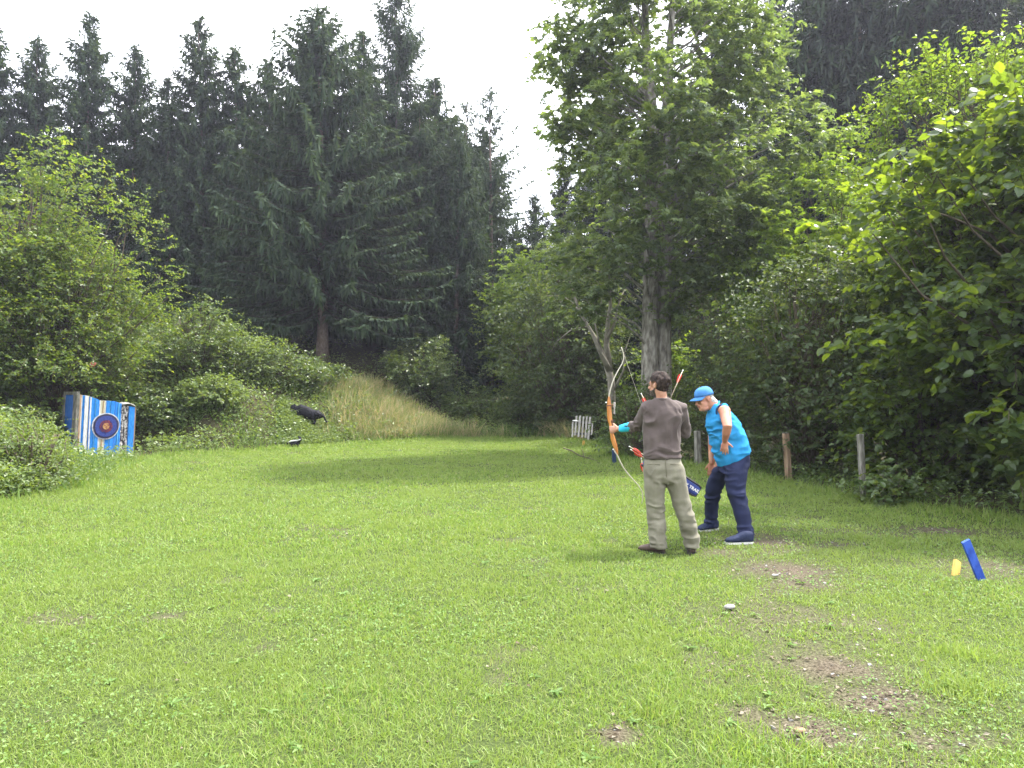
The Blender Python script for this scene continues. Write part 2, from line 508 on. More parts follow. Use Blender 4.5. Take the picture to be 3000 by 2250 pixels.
# ================================================================== BLADES AND LEAVES
T_SIMPLE = (np.array([(0, 0, 0), (.45, .5, .10), (1, 0, -.12), (.45, -.5, .10)]), [(0, 3, 2), (0, 2, 1)])
T_ROUND = (np.array([(0, 0, 0), (.38, 0, -.04), (.74, 0, -.07), (1.06, 0, -.17), (.10, .33, .05), (.48, .52, .07), (.86, .30, -.02),
                     (.10, -.33, .05), (.48, -.52, .07), (.86, -.30, -.02)]),
           [(0, 1, 5, 4), (1, 2, 6, 5), (2, 3, 6), (0, 7, 8, 1), (1, 8, 9, 2), (2, 9, 3)])
T_LOBE = (np.array([(0, 0, 0), (.05, .55, -.04), (.38, .26, .06), (.62, .55, -.08), (.70, .16, .03), (1.05, 0, -.15), (.70, -.16, .03), (.62, -.55, -.08), (.38, -.26, .06), (.05, -.55, -.04)]),
          [(0, 2, 1), (0, 4, 3, 2), (0, 5, 4), (0, 6, 5), (0, 8, 7, 6), (0, 9, 8)])
T_NEEDLE = (np.array([(0, .12, 0), (.5, .5, -.04), (1, 0, -.16), (.5, -.5, -.04), (0, -.12, 0)]), [(0, 4, 3, 1), (1, 3, 2)])
T_BLADE = (np.array([(0, .5, 0), (0, -.5, 0), (.55, .40, .0), (.55, -.40, .0), (1, 0, .0)]), [(0, 1, 3, 2), (2, 3, 4)])


def nrm(a):
    return a / (np.linalg.norm(a, axis=1, keepdims=True) + 1e-9)


def leaves(P, D, Nn, Ln, W, T):
    """leaf copies of template T as one vertex/face set; Ln, W arrays"""
    D = nrm(D); B = nrm(np.cross(Nn, D)); Nn = np.cross(D, B)
    tv, tf = T
    k = len(tv)
    V = (P[:, None, :] + tv[None, :, 0:1] * (D * Ln[:, None])[:, None, :] + tv[None, :, 1:2] * (B * W[:, None])[:, None, :]
         + tv[None, :, 2:3] * (Nn * Ln[:, None])[:, None, :]).reshape(-1, 3)
    base = np.arange(len(P))[:, None] * k
    out = []
    for sz in (3, 4):
        fs = [f for f in tf if len(f) == sz]
        if fs: out.append(np.concatenate([base + np.array(f)[None, :] for f in fs]))
    return V, out


def join(sets):
    V = []; F3 = []; F4 = []; n = 0
    for v, fs in sets:
        V.append(v)
        for f in fs: (F3 if f.shape[1] == 3 else F4).append(f + n)
        n += len(v)
    return np.concatenate(V), [np.concatenate(f) for f in (F3, F4) if f]


def blades(rng, x, y, h, w, lean=.5, curl=.45):
    """bent blades of grass standing at x, y"""
    n = len(x); z = gz(x, y) - .004
    az = rng.uniform(0, 2 * math.pi, n); ln = np.abs(rng.normal(0, lean, n))
    dx, dy = np.cos(az), np.sin(az)
    fz = rng.uniform(0, 2 * math.pi, n)
    sx, sy = np.cos(fz), np.sin(fz)
    V = np.empty((n, 5, 3))
    for i, (t, wd) in enumerate(((0, .5), (0, -.5), (.55, .42), (.55, -.42), (1, 0))):
        off = h * (ln * t + curl * ln * t * t); zz = h * t * (1 - .35 * np.minimum(ln, 1.4) * t)
        V[:, i, 0] = x + dx * off + sx * w * wd; V[:, i, 1] = y + dy * off + sy * w * wd; V[:, i, 2] = z + zz
    b = np.arange(n)[:, None] * 5
    return V.reshape(-1, 3), [np.concatenate([b + np.array((2, 3, 4))]), b + np.array((0, 1, 3, 2))]


rng = np.random.default_rng(11)
sets = []; csets = []
for (y0, y1, dens, h0, w0) in ((2.3, 5, 10500, .031, .0044), (5, 8, 5600, .035, .0062), (8, 13, 2300, .044, .0095), (13, 20, 1100, .046, .016), (20, 29, 620, .05, .025)):
    n = int(dens * (y1 - y0) * (.75 * (y0 + y1) + 2.4))
    y = rng.uniform(y0, y1, n); x = rng.uniform(-1, 1, n) * (.75 * y + 1.2)
    d = pdist(x, y, LAWN); wr = wear(x, y)
    pn = fbm2(x, y, 1.3, 40, 3); fine = vn2(x, y, 9, 3)
    keep = (d < .1) & (rng.random(n) > wr * 1.35) & (rng.random(n) < .30 + 1.05 * fine) & (rng.random(n) < .62 + .7 * vn2(x, y, 3.7, 8))
    x, y, pn, wr, d, fine = x[keep], y[keep], pn[keep], wr[keep], d[keep], fine[keep]
    h = h0 * (.45 + 1.1 * pn ** 1.5 + .5 * rng.random(len(x))) * (1 - .5 * wr) * (1 + 1.6 * sstep(-1.0, 0.1, d) * (rng.random(len(x)) < .6))
    big = rng.random(len(x)) < .012; h = np.where(big, h * 2.0, h)
    sets.append(blades(rng, x, y, h, w0 * rng.uniform(.6, 1.3, len(x)), .75))
for cx, cy_, r_, n, hh in ((2.42, 4.2, .22, 700, .09), (2.75, 4.75, .2, 400, .09), (3.3, 4.1, .35, 700, .075), (1.2, 3.4, .3, 500, .10), (2.9, 3.5, .3, 600, .08), (-1.5, 9, .3, 300, .09), (.75, 3.9, .2, 300, .1), (3.9, 5.4, .4, 700, .1)):
    x = cx + rng.normal(0, r_ * .5, n); y = cy_ + rng.normal(0, r_ * .5, n)
    sets.append(blades(rng, x, y, hh * rng.uniform(.4, 1.1, n), .005 * rng.uniform(.7, 1.4, n), .6))
V, Fs = join(sets)
o = link('lawn_grass', raw_mesh('lawn_grass', V, Fs, M['grass'])); o['kind'] = 'stuff'
# clover and other small broad leaves lying in the lawn
for (y0, y1, dens, s0) in ((2.3, 5, 1050, .0125), (5, 8, 560, .017), (8, 13, 200, .024)):
    n = int(dens * (y1 - y0) * (.75 * (y0 + y1) + 2.4))
    y = rng.uniform(y0, y1, n); x = rng.uniform(-1, 1, n) * (.75 * y + 1.2)
    pn = fbm2(x, y, 1.1, 77, 3)
    keep = (pdist(x, y, LAWN) < 0) & (rng.random(n) < sstep(.46, .62, pn + .10 * sstep(0, 2.5, x)) * (.3 + vn2(x, y, 5, 2)) + .05)
    x, y = x[keep], y[keep]; n = len(x)
    P = np.stack([x, y, gz(x, y) + rng.uniform(.008, .05, n)], 1)
    az = rng.uniform(0, 6.283, n)
    D = np.stack([np.cos(az), np.sin(az), rng.normal(.1, .3, n)], 1)
    Nn = np.stack([rng.normal(0, .4, n), rng.normal(0, .4, n), np.ones(n)], 1)
    s = s0 * rng.uniform(.6, 1.6, n)
    csets.append(leaves(P, D, Nn, s, s * .8, T_ROUND if y1 < 6 else T_SIMPLE))
# flat rosettes of plantain and dandelion
n = 210; y = 2.6 + 10 * rng.random(n) ** 1.5; x = rng.uniform(-1, 1, n) * (.72 * y + .5)
for px, py in list(zip(x, y)) + [(-.95, 3.45), (-1.0, 3.5), (1.05, 3.75)]:
    k = rng.integers(6, 11); az = rng.uniform(0, 6.283, k)
    P = np.tile((px, py, gz1(px, py) + .012), (k, 1)); D = np.stack([np.cos(az), np.sin(az), rng.uniform(.05, .4, k)], 1)
    sz = rng.uniform(.025, .055); Ln = sz * rng.uniform(.6, 1.2, k)
    csets.append(leaves(P, D, np.tile((0, 0, 1.0), (k, 1)) + rng.normal(0, .2, (k, 3)), Ln, Ln * rng.uniform(.25, .45), T_ROUND))
V, Fs = join(csets)
o = link('clover', raw_mesh('clover', V, Fs, M['clover'])); o['kind'] = 'stuff'
# dead leaves and straw on the worn places
n = 34000
y = rng.uniform(2.6, 13, n); x = rng.uniform(-1, 1, n) * (.72 * y + .5)
keep = (rng.random(n) < wear(x, y) * .9 + .012) & (rng.random(n) < 5 / y); x, y = x[keep], y[keep]; n = len(x)
P = np.stack([x, y, gz(x, y) + rng.uniform(.004, .02, n)], 1); az = rng.uniform(0, 6.283, n)
D = np.stack([np.cos(az), np.sin(az), rng.normal(0, .15, n)], 1); Nn = np.stack([rng.normal(0, .35, n), rng.normal(0, .35, n), np.ones(n)], 1)
s = rng.uniform(.012, .042, n)
V, Fs = leaves(P, D, Nn, s, s * rng.uniform(.2, .8, n), T_SIMPLE)
M['litter'] = leaf_mat('dead_leaf', [(.06, .04, .025), (.13, .10, .065), (.24, .21, .16), (.09, .065, .04)], .15, (1, 1, 1), .6, .3)
o = link('leaf_litter', raw_mesh('leaf_litter', V, Fs, M['litter'])); o['kind'] = 'stuff'
# gravel in the bare soil
gm = MB()
n = 4200; y = rng.uniform(2.8, 10.5, n); x = rng.uniform(-.3, 1, n) * (.7 * y)
keep = rng.random(n) < (wear(x, y) - .3) * .6
for px, py in zip(x[keep], y[keep]):
    s = rng.uniform(.005, .014); z = gz1(px, py)
    q = rng.normal(0, .25, (8, 3)) * s
    c = np.array([(i, j, k) for i in (-1, 1) for j in (-1, 1) for k in (-.6, .6)], float) * s * rng.uniform(.5, 1, 3) + q + (px, py, z + s * .3)
    gm.add(c, [(0, 1, 3, 2), (4, 6, 7, 5), (0, 4, 5, 1), (2, 3, 7, 6), (0, 2, 6, 4), (1, 5, 7, 3)])
o = gm.build('gravel', solid('gravel_stone', [(.09, .085, .075), (.19, .18, .165), (.34, .33, .31)], 30, .85), None); o['kind'] = 'stuff'

# ------------------------------------------------------------------ vegetation of the bank and the verge
rng = np.random.default_rng(23)


def zone(n, x0, x1, y0, y1, dmin, dmax):
    x = rng.uniform(x0, x1, n); y = rng.uniform(y0, y1, n); d = pdist(x, y, LAWN)
    k = (d > dmin) & (d < dmax)
    return x[k], y[k], d[k]


def herbs(x, y, hmax, per, leaf, spread=.16):
    n = len(x); z = gz(x, y)
    hh = hmax * (.25 + 1.0 * fbm2(x, y, .9, 51, 3) ** 1.3)
    P = np.repeat(np.stack([x, y, z], 1), per, 0); n2 = len(P); hh = np.repeat(hh, per)
    t = rng.random(n2) ** .7
    P[:, 0] += rng.normal(0, spread, n2); P[:, 1] += rng.normal(0, spread, n2); P[:, 2] += hh * t
    az = rng.uniform(0, 6.283, n2)
    D = np.stack([np.cos(az), np.sin(az), rng.normal(-.15, .35, n2)], 1)
    Nn = np.stack([rng.normal(0, .5, n2), rng.normal(-.15, .5, n2), np.ones(n2)], 1)
    s = leaf * rng.uniform(.5, 1.5, n2)
    return leaves(P, D, Nn, s, s * rng.uniform(.45, .8, n2), T_SIMPLE)


PANY = hit(660, 917)


def clear(x, y, d, *more):
    """leave the front of the target and the animals uncovered"""
    ax = -10.95; r = np.array((.643, .766)); f = np.array((.766, -.643))
    u = (x + 11.03) * r[0] + (y - 19.6) * r[1]; v = (x + 11.03) * f[0] + (y - 19.6) * f[1]
    k = ~((u > -.2) & (u < 1.6) & (v > -.95) & (v < 1.4))
    k &= ~((np.abs(x + 6.63) < .35) & (y > 22.2) & (y < 23.5))
    # sight lines to the two animal targets, the pallet
    px = x / y * F + 1106
    k &= ~((px > 615) & (px < 715) & (y > PANY - 1.1) & (y < PANY + .5) & (x < -5))
    k &= ~((px > 1225) & (px < 1292) & (y > 22.5) & (y < 26.6))
    return [q[k] for q in (x, y, d) + more]


sets = []
x, y, d = zone(15000, -22, 2, 9, 36, .15, 13); k = rng.random(len(x)) < sstep(14, 3, d) * (1 - .55 * sstep(26, 29, y))
x, y, d = clear(x[k], y[k], d[k])
sets.append(herbs(x, y, .62, 12, .085))
x, y, d = zone(22000, -10.5, -6.5, 8, 14.5, .1, 2.6); k = x > -.62 * y - 2
x, y, d = clear(x[k], y[k], d[k]); k = rng.random(len(x)) < .45
sets.append(herbs(x[k], y[k], .55, 9, .06, .12))
x, y, d = zone(9000, -12.5, -2, 15, 28, .02, .9); x, y, d = clear(x, y, d)
sets.append(herbs(x, y, .32, 9, .055, .12))
x, y, d = zone(30000, -9, -4, PANY - 2.2, PANY + .7, .1, 6); px = x / y * F + 1106; k = (px > 605) & (px < 725) & (rng.random(len(x)) < .3)
sets.append(herbs(x[k], y[k], .26, 9, .06, .1))
k = (px > 622) & (px < 712) & (y < PANY - .22) & (y > PANY - 1.0) & (rng.random(len(x)) < .5)
sets.append(herbs(x[k], y[k], .24, 10, .055, .08))
V, Fs = join(sets)
o = link('undergrowth', raw_mesh('undergrowth', V, Fs, M['herb'])); o['kind'] = 'stuff'

sets = []
x, y, d = zone(30000, 1, 12, 6, 28, .05, 3.2); k = rng.random(len(x)) < .30
x, y, d = x[k], y[k], d[k]
k = d < .7 + 2 * rng.random(len(x)); x, y, d = clear(x[k], y[k], d[k])
s_ = herbs(x, y, .42, 8, .06, .12); sets.append(s_)
V, Fs = join(sets)
o = link('verge_undergrowth', raw_mesh('verge_undergrowth', V, Fs, M['bramble'])); o['kind'] = 'stuff'

sets = []
x, y, d = zone(60000, -20, 1.5, 8, 30, .0, 9); k = rng.random(len(x)) < sstep(.35, .65, fbm2(x, y, .7, 90, 3)) * .75 + .12
x, y, d = clear(x[k], y[k], d[k])
sets.append(blades(rng, x, y, rng.uniform(.2, .6, len(x)), rng.uniform(.010, .022, len(x)), .5, .8))
x, y, d = zone(14000, 1, 9, 6.5, 26, -.25, .8); x, y, d = clear(x, y, d)
sets.append(blades(rng, x, y, rng.uniform(.08, .26, len(x)), rng.uniform(.007, .014, len(x)), .5, .8))
x, y, d = zone(16000, -12, 3, 9, 29, -.3, .5); x, y, d = clear(x, y, d)
sets.append(blades(rng, x, y, rng.uniform(.10, .32, len(x)), rng.uniform(.010, .020, len(x)), .5, .8))
V, Fs = join(sets)
o = link('bank_grass', raw_mesh('bank_grass', V, Fs, M['bank_grass'])); o['kind'] = 'stuff'

# dry, seeding meadow at the far end
x, y, d = zone(90000, -9, 2.4, 24.5, 35.5, .05, 9.5)
px = x / y * F + 1106
nn_ = fbm2(x, y, .6, 4, 3)
k = (rng.random(len(x)) < .8 * sstep(690, 800, px + 260 * (nn_ - .5))) & (y < 27.3 + 3.6 * sstep(-1.0, -5, x) * sstep(-9, -5.5, x) + 2.2 * nn_)
x, y = x[k], y[k]
V, Fs = blades(rng, x, y, rng.uniform(.2, .75, len(x)) * (.5 + fbm2(x, y, 1.4, 70)), rng.uniform(.012, .030, len(x)), .4, .7)
o = link('tall_grass', raw_mesh('tall_grass', V, Fs, M['dry_grass'])); o['kind'] = 'stuff'


# ================================================================== TREES
def twig_leaves(rng, B, D, Ln, K, lL, lW, T, droop=.3, tilt=.55, fan=.85):
    """K leaves set alternately along each twig"""
    n = len(B); D = nrm(D)
    side = nrm(np.cross(D, np.array((0, 0, 1.0)) + rng.normal(0, .25, (n, 3))))
    P = []; LD = []; NN = []
    for k in range(K):
        t = (k + .4 + .4 * rng.random(n)) / K
        P.append(B + D * (Ln * t)[:, None] - np.array((0, 0, 1.0)) * (Ln * t * t * droop)[:, None])
        sg = 1 if k % 2 else -1
        LD.append(D * .5 + side * sg * fan + rng.normal(0, .3, (n, 3)) - np.array((0, 0, droop)))
        NN.append(np.array((0, 0, 1.0)) + rng.normal(0, tilt, (n, 3)) + D * .15)
    P = np.concatenate(P); LD = np.concatenate(LD); NN = np.concatenate(NN)
    s = lL * rng.uniform(.45, 1.4, len(P))
    return leaves(P, LD, NN, s, s * lW, T)


def stems_set(B, D, Ln, w):
    n = len(B); up = np.tile((.1, .2, 1.0), (n, 1))
    return leaves(B, D, up, Ln, np.full(n, w), T_NEEDLE)


def envelope(rng, n, prof, axis_fn, shell=.55, squash=1.0):
    """cluster centres inside a crown outline prof = [(z, radius)]"""
    zs = np.array([p[0] for p in prof]); rs = np.array([p[1] for p in prof])
    zz = np.linspace(zs[0], zs[-1], 200); w = np.interp(zz, zs, rs) ** 1.6 + .02; w /= w.sum()
    z = rng.choice(zz, n, p=w) + rng.normal(0, .08, n)
    az = rng.uniform(0, 6.283, n)
    lump = .78 + .34 * vn2(az * 1.3 + 20, z * .75, 1.2, 31) + .12 * rng.normal(0, 1, n) * .5
    r = np.interp(z, zs, rs) * lump * rng.random(n) ** (1 - shell) 
    ax = np.array([axis_fn(q) for q in z])
    return np.stack([ax[:, 0] + r * np.cos(az), ax[:, 1] + r * np.sin(az) * squash, z], 1), ax


def limb(mb, a, b, r0, r1, sag=.12, n=6, seg=5, rng=None):
    a = np.array(a, float); b = np.array(b, float)
    pts = []; ln = np.linalg.norm(b - a)
    for i in range(seg + 1):
        t = i / seg
        q = a + (b - a) * t; q[2] += ln * sag * 4 * t * (1 - t) * (1 - t)
        if rng is not None and 0 < i < seg: q += rng.normal(0, .03 * ln, 3) * .6
        pts.append(q)
    mb.tube(pts, [r0 + (r1 - r0) * (i / seg) ** .7 for i in range(seg + 1)], n, caps=False)


def broadleaf(seed, trunks, prof, axis_fn, ncl, ntw, K, leafL, leafW, T, twl=.55, clr=.45, shell=.55, base_drop=.55, limb_r=.05, multi=False, droop=.3, up=.35, squash=1.0, extra=None, flat=.55, limb_every=1):
    """trunks: [ [(x,y,z,r)...] ]; returns (wood mesh builder, leaf vertex set, twig vertex set)"""
    rng = np.random.default_rng(seed)
    C, ax = envelope(rng, ncl, prof, axis_fn, shell, squash)
    if extra is not None:
        C = np.concatenate([C, np.array(extra, float)]); ax = np.concatenate([ax, np.array([axis_fn(c[2]) for c in extra])])
    mb = MB()
    for tr in trunks:
        mb.tube([t[:3] for t in tr], [t[3] for t in tr], 12, up=(1, .2, 0))
    for i, c in enumerate(C):
        if i % limb_every: continue
        if multi:
            tr = trunks[i % len(trunks)]
            k = 0 if len(tr) < 3 else rng.integers(0, len(tr) - 1)
            a = tr[k]
            if a[2] > c[2]: a = tr[0]
        else:
            tr = trunks[int(np.argmin([abs(t[len(t) // 2][0] - c[0]) + .3 * rng.random() for t in trunks]))]
            hd = math.hypot(c[0] - ax[i][0], c[1] - ax[i][1])
            za = min(max(c[2] - hd * base_drop - .2, tr[0][2] + .3 * (prof[0][0] - tr[0][2])), tr[-1][2])
            zz = [t[2] for t in tr]
            a = [np.interp(za, zz, [t[k] for t in tr]) for k in range(3)]
        d = np.linalg.norm(np.array(c) - np.array(a[:3]))
        limb(mb, a[:3], c, limb_r * (.35 + .2 * d), .008, .05 if multi else .10, 5, 5, rng)
    n = len(C) * ntw
    B = np.repeat(C, ntw, 0); A = np.repeat(ax, ntw, 0)
    out = nrm(B - A + 1e-6) * .55
    D = rng.normal(0, .75, (n, 3)) + out; D[:, 2] = D[:, 2] * .7 + up
    B = B + rng.normal(0, clr, (n, 3)) * np.array((1, 1, flat))
    Ln = twl * rng.uniform(.5, 1.3, n)
    ls = twig_leaves(rng, B, D, Ln, K, leafL, leafW, T, droop)
    ts = stems_set(B, nrm(D) - np.array((0, 0, droop * .4)), Ln, .012)
    return mb, ls, ts


def plant(name, label, cat, base, res, leafm, woodm, part='crown', wood='trunk', group=None):
    """a tree or bush as a thing: base Empty > wood, crown"""
    mb, ls, ts = res
    t = thing(name, label, cat, base, group)
    off = np.array(base)
    wm = mb.mesh(wood, woodm, True, off)
    link(wood, wm, t)
    nl = sum(len(f) for f in ls[1])
    V = np.concatenate([ls[0], ts[0]]) - off
    Fs = list(ls[1]) + [f + len(ls[0]) for f in ts[1]]
    mi = np.zeros(sum(len(f) for f in Fs), np.int32); mi[nl:] = 1
    link(part, raw_mesh(part, V, Fs, [leafm, M['twig']], mi), t)
    return t


def prof_axis(pts):
    z = [p[2] for p in pts]; X = [p[0] for p in pts]; Yv = [p[1] for p in pts]
    return lambda q: np.array((np.interp(q, z, X), np.interp(q, z, Yv), q))


# --- the tall maple behind the archers
MX, MY = 3.72, 20.0
mz = gz1(MX, MY)
tr1 = [(MX - .16, MY, mz - .2, .34), (MX - .15, MY, mz + .8, .25), (MX - .15, MY, 3.2, .215), (MX - .12, MY, 5.5, .19), (MX - .05, MY - .1, 8, .17), (MX - .25, MY, 10.5, .11), (MX - .35, MY, 13.6, .04)]
tr2 = [(MX + .27, MY + .15, mz - .2, .32), (MX + .22, MY + .15, mz + .8, .235), (MX + .22, MY + .15, 3.2, .20), (MX + .26, MY + .15, 5.5, .19), (MX + .25, MY + .2, 8, .14), (MX + .4, MY + .2, 10.5, .10), (MX + .55, MY + .1, 13.6, .04)]
prof = [(3.55, .6), (4.3, 1.75), (5.2, 2.45), (6.4, 2.75), (7.6, 2.85), (8.8, 2.85), (10, 2.65), (11.2, 2.3), (12.3, 1.9), (13.4, 1.3), (14.3, .5)]
res = broadleaf(3, [tr1, tr2], prof, prof_axis([(MX, MY, 0), (MX + .35, MY, 7), (MX + .30, MY, 14)]), 245, 14, 9, .155, .85, T_LOBE, .60, .30, .72, .42, .05, limb_every=2,
                extra=[(MX + 4.3, MY - .3, 7.9), (MX + 3.7, MY, 7.7), (MX + 4.6, MY - .2, 8.1), (MX - 2.5, MY - .4, 10.6), (MX - 2.6, MY, 10.2), (MX + 2.7, MY, 10.9), (MX + 3.1, MY, 10.8), (MX + 3.4, MY, 8.6), (MX + 3.2, MY - .3, 8.2), (MX - 2.2, MY - .5, 4.2), (MX - 1.6, MY - .6, 3.7), (MX - 1.9, MY - 1, 3.9), (1.5, 19.5, 5.0), (2.0, 19.3, 4.5), (2.5, 19.1, 4.3), (1.4, 19.8, 5.5), (2.9, 19.0, 4.8), (4.6, 19.0, 4.6), (5.2, 19.2, 4.9), (5.9, 19.4, 5.3), (6.3, 19.8, 6.0), (3.3, 18.8, 5.2), (4.1, 18.7, 5.3)])
plant('maple_tree', 'tall maple with a double grey trunk and wide leafy crown behind the two men', 'tree', (MX, MY, mz), res, M['maple'], M['bark'])

# --- small forked tree with bare grey limbs
fx, fy = (1322 - 1106) / F * 23.0, 23.0
fz = gz1(fx, fy)
def fp(x, y): 
    q = at(x, y, fy); return (q[0], q[1], q[2])
fm = MB()
for path in ([(1326, 930, .13), (1322, 870, .115), (1320, 820, .11), (1310, 780, .10)],
             [(1316, 800, .10), (1295, 760, .06), (1276, 715, .05), (1255, 680, .045), (1238, 640, .035), (1228, 600, .02), (1220, 560, .012)],
             [(1312, 790, .08), (1290, 735, .05), (1262, 690, .035), (1240, 655, .025), (1215, 640, .015), (1180, 640, .008)],
             [(1318, 800, .10), (1313, 745, .085), (1312, 700, .07), (1318, 660, .05), (1316, 600, .03), (1305, 540, .015)],
             [(1313, 730, .06), (1326, 700, .04), (1335, 660, .03), (1352, 620, .015)],
             [(1270, 705, .03), (1235, 712, .018), (1205, 735, .012), (1190, 760, .006)],
             [(1300, 765, .03), (1284, 700, .02), (1300, 650, .015), (1290, 600, .008)],
             [(1322, 850, .04), (1345, 800, .03), (1350, 760, .02), (1362, 720, .01)]):
    fm.tube([np.array(fp(a_, b_)) + (0, rng.normal(0, .15) if i else 0, 0) for i, (a_, b_, r_) in enumerate(path)], [p_[2] for p_ in path], 7, up=(1, .1, 0))
C = np.array([fp(a_, b_) for a_, b_ in ((1220, 560), (1245, 545), (1300, 540), (1320, 600), (1350, 610), (1336, 640), (1180, 640), (1300, 590), (1280, 600), (1362, 715), (1200, 600), (1265, 570))])
B = np.repeat(C, 16, 0) + rng.normal(0, .3, (len(C) * 16, 3))
D = rng.normal(0, .7, B.shape) + (0, 0, .2); Ln = rng.uniform(.2, .5, len(B))
plant('forked_tree', 'small forked tree with bare pale limbs, standing left of the double grey trunk', 'tree', (fx, fy, fz),
      (fm, twig_leaves(rng, B, D, Ln, 7, .10, .6, T_SIMPLE), stems_set(B, D, Ln, .014)), M['greytree'], M['deadwood'])


def bush(seed, x, y, prof_rel, ncl, ntw, K, leafL, leafW, T, leafm, name, label, cat='bush', nst=7, lean=(0, 0), twl=.5, clr=.28, shell=.6, extra=None, up=.35, limb_r=.03, squash=1.0, group=None, droop=.3, spread=.5):
    z = gz1(x, y); rr = np.random.default_rng(seed + 900)
    prof = [(z + h, r) for h, r in prof_rel]
    H = prof_rel[-1][0]; RM = max(r for _, r in prof_rel)
    st = []
    for k in range(nst):
        a_ = rr.uniform(0, 6.283); q = rr.uniform(.2, 1) * RM * spread
        p = []
        for i in range(5):
            t = i / 4
            p.append((x + math.cos(a_) * (.12 + q * t ** 1.3) + lean[0] * t, y + math.sin(a_) * (.12 + q * t ** 1.3) * squash + lean[1] * t, z - .1 + H * .85 * t, limb_r * (1 - .75 * t)))
        st.append(p)
    ax = prof_axis([(x, y, z), (x + lean[0], y + lean[1], z + H)])
    res = broadleaf(seed, st, prof, ax, ncl, ntw, K, leafL, leafW, T, twl, clr, shell, .5, limb_r * .8, True, droop, up, squash, extra)
    return plant(name, label, cat, (x, y, z), res, leafm, M['twig'], 'foliage', 'stems', group)


# --- right side: hazels
bush(5, 9.4, 12.2, [(.1, 2.4), (1.0, 3.1), (2.2, 3.4), (3.1, 3.3), (4.0, 2.9), (4.8, 2.4), (5.5, 1.7), (6.1, .9), (6.4, .5)], 540, 13, 10, .115, .92, T_ROUND, M['hazel'],
     'hazel_bush', 'huge hazel with big round leaves, its top glowing yellow green', nst=12, twl=.55, clr=.32, limb_r=.05,
     extra=[(q[0] + .25, q[1], q[2] - .25) for q in ((5.3, 10.2, 4.8), (6.6, 10.2, 5.9), (6.9, 10, 5.6), (4.9, 10.3, 4.4), (5.05, 10.2, 4.6), (7.1, 10, 5.9), (4.6, 10.4, 4.0), (6.1, 10.4, 5.3), (6.4, 9.8, 5.3),
            (5.6, 10.3, 5.0), (5.9, 10.2, 5.1), (6.7, 10.0, 5.6), (7.3, 10.2, 5.8), (6.2, 10.1, 5.0), (6.9, 10.2, 5.5), (7.6, 10.2, 5.8), (7.4, 10, 5.6))])
SHO = [((2172, 60), 13.2), ((2050, 95), 12.8), ((2000, 105), 12.9), ((2118, 120), 13.0), ((1955, 160), 12.7), ((1925, 175), 12.6), ((1905, 235), 12.5), ((2205, 110), 13.2), ((1890, 290), 12.5), ((1870, 320), 12.4), ((2080, 130), 12.9), ((2150, 110), 13.1), ((1985, 150), 12.8)]
alder = bush(27, 8.9, 13.4, [(1.5, 1.4), (3.0, 2.0), (4.4, 2.2), (5.4, 1.8), (6.2, 1.4), (6.9, .9), (7.3, .5)], 250, 14, 9, .085, .62, T_SIMPLE, M['young'],
     'alder_bush', 'pale alder with upright leafy shoots rising behind the huge hazel', nst=7, twl=.55, clr=.30, limb_r=.04, up=.8,
     extra=[tuple(at(q[0] + 12, q[1] + 75, Y)) for q, Y in SHO for _ in (0, 1)])
# its upright shoots: a stem with leaves in pairs up to the tip
rng = np.random.default_rng(4)
B = []; D = []; Ln = []
for q, Y in SHO:
    for k in range(3):
        tip = np.array(at(q[0] + rng.normal(0, 9), q[1] + abs(rng.normal(0, 16)) - 6, Y)); d_ = np.array((rng.normal(-.05, .12), rng.normal(0, .12), 1.0)); l_ = rng.uniform(.55, .95)
        B.append(tip - d_ * l_); D.append(d_); Ln.append(l_)
B, D, Ln = np.array(B), np.array(D), np.array(Ln)
sl_ = twig_leaves(rng, B, D, Ln, 16, .105, .52, T_ROUND, .0, .5, .75); st2 = stems_set(B, D, Ln, .014)
V = np.concatenate([sl_[0], st2[0]]) - np.array(alder.location); Fs = list(sl_[1]) + [f + len(sl_[0]) for f in st2[1]]
mi = np.zeros(sum(len(f) for f in Fs), np.int32); mi[sum(len(f) for f in sl_[1]):] = 1
link('leafy_shoots', raw_mesh('leafy_shoots', V, Fs, [M['young'], M['twig']], mi), alder)
bush(6, 7.75, 8.3, [(.05, 1.2), (.6, 1.6), (1.4, 1.75), (2.2, 1.6), (2.9, 1.1), (3.4, .5)], 130, 10, 8, .11, .9, T_ROUND, M['hazel'],
     'hazel_bush', 'low dark hazel with round leaves in shade, nearest to the camera', nst=8, twl=.45, clr=.26)
bush(7, 5.95, 15.2, [(.1, 1.0), (.8, 1.5), (1.8, 1.75), (2.8, 1.6), (3.6, 1.2), (4.3, .6)], 150, 12, 9, .085, .7, T_ROUND, M['greytree'],
     'willow_bush', 'grey green bush of small leaves behind the wooden post beside the bending man', nst=8, twl=.5, clr=.28)
bush(8, 7.6, 18.2, [(1.2, 1.0), (2.4, 1.7), (3.8, 2.1), (5.0, 1.9), (6.0, 1.4), (7.0, .6)], 150, 13, 9, .12, .85, T_LOBE, M['young'],
     'young_maple', 'young maple with yellow green leaves between the tall maple and the huge hazel', 'tree', nst=4, twl=.55, clr=.32, spread=.35)
bush(9, 4.55, 22.2, [(.1, .5), (.8, .8), (1.6, .85), (2.4, .6), (3.0, .25)], 50, 10, 8, .10, .8, T_LOBE, M['young'],
     'sapling', 'bright green sapling just right of the double grey trunk', 'sapling', nst=4, twl=.4, clr=.22)
bush(10, 3.15, 19.0, [(.05, .5), (.5, .8), (1.0, .8), (1.5, .5), (1.9, .2)], 60, 10, 8, .075, .75, T_SIMPLE, M['bramble'],
     'bramble_bush', 'leafy bramble behind the bow hand of the archer', nst=6, twl=.35, clr=.2)
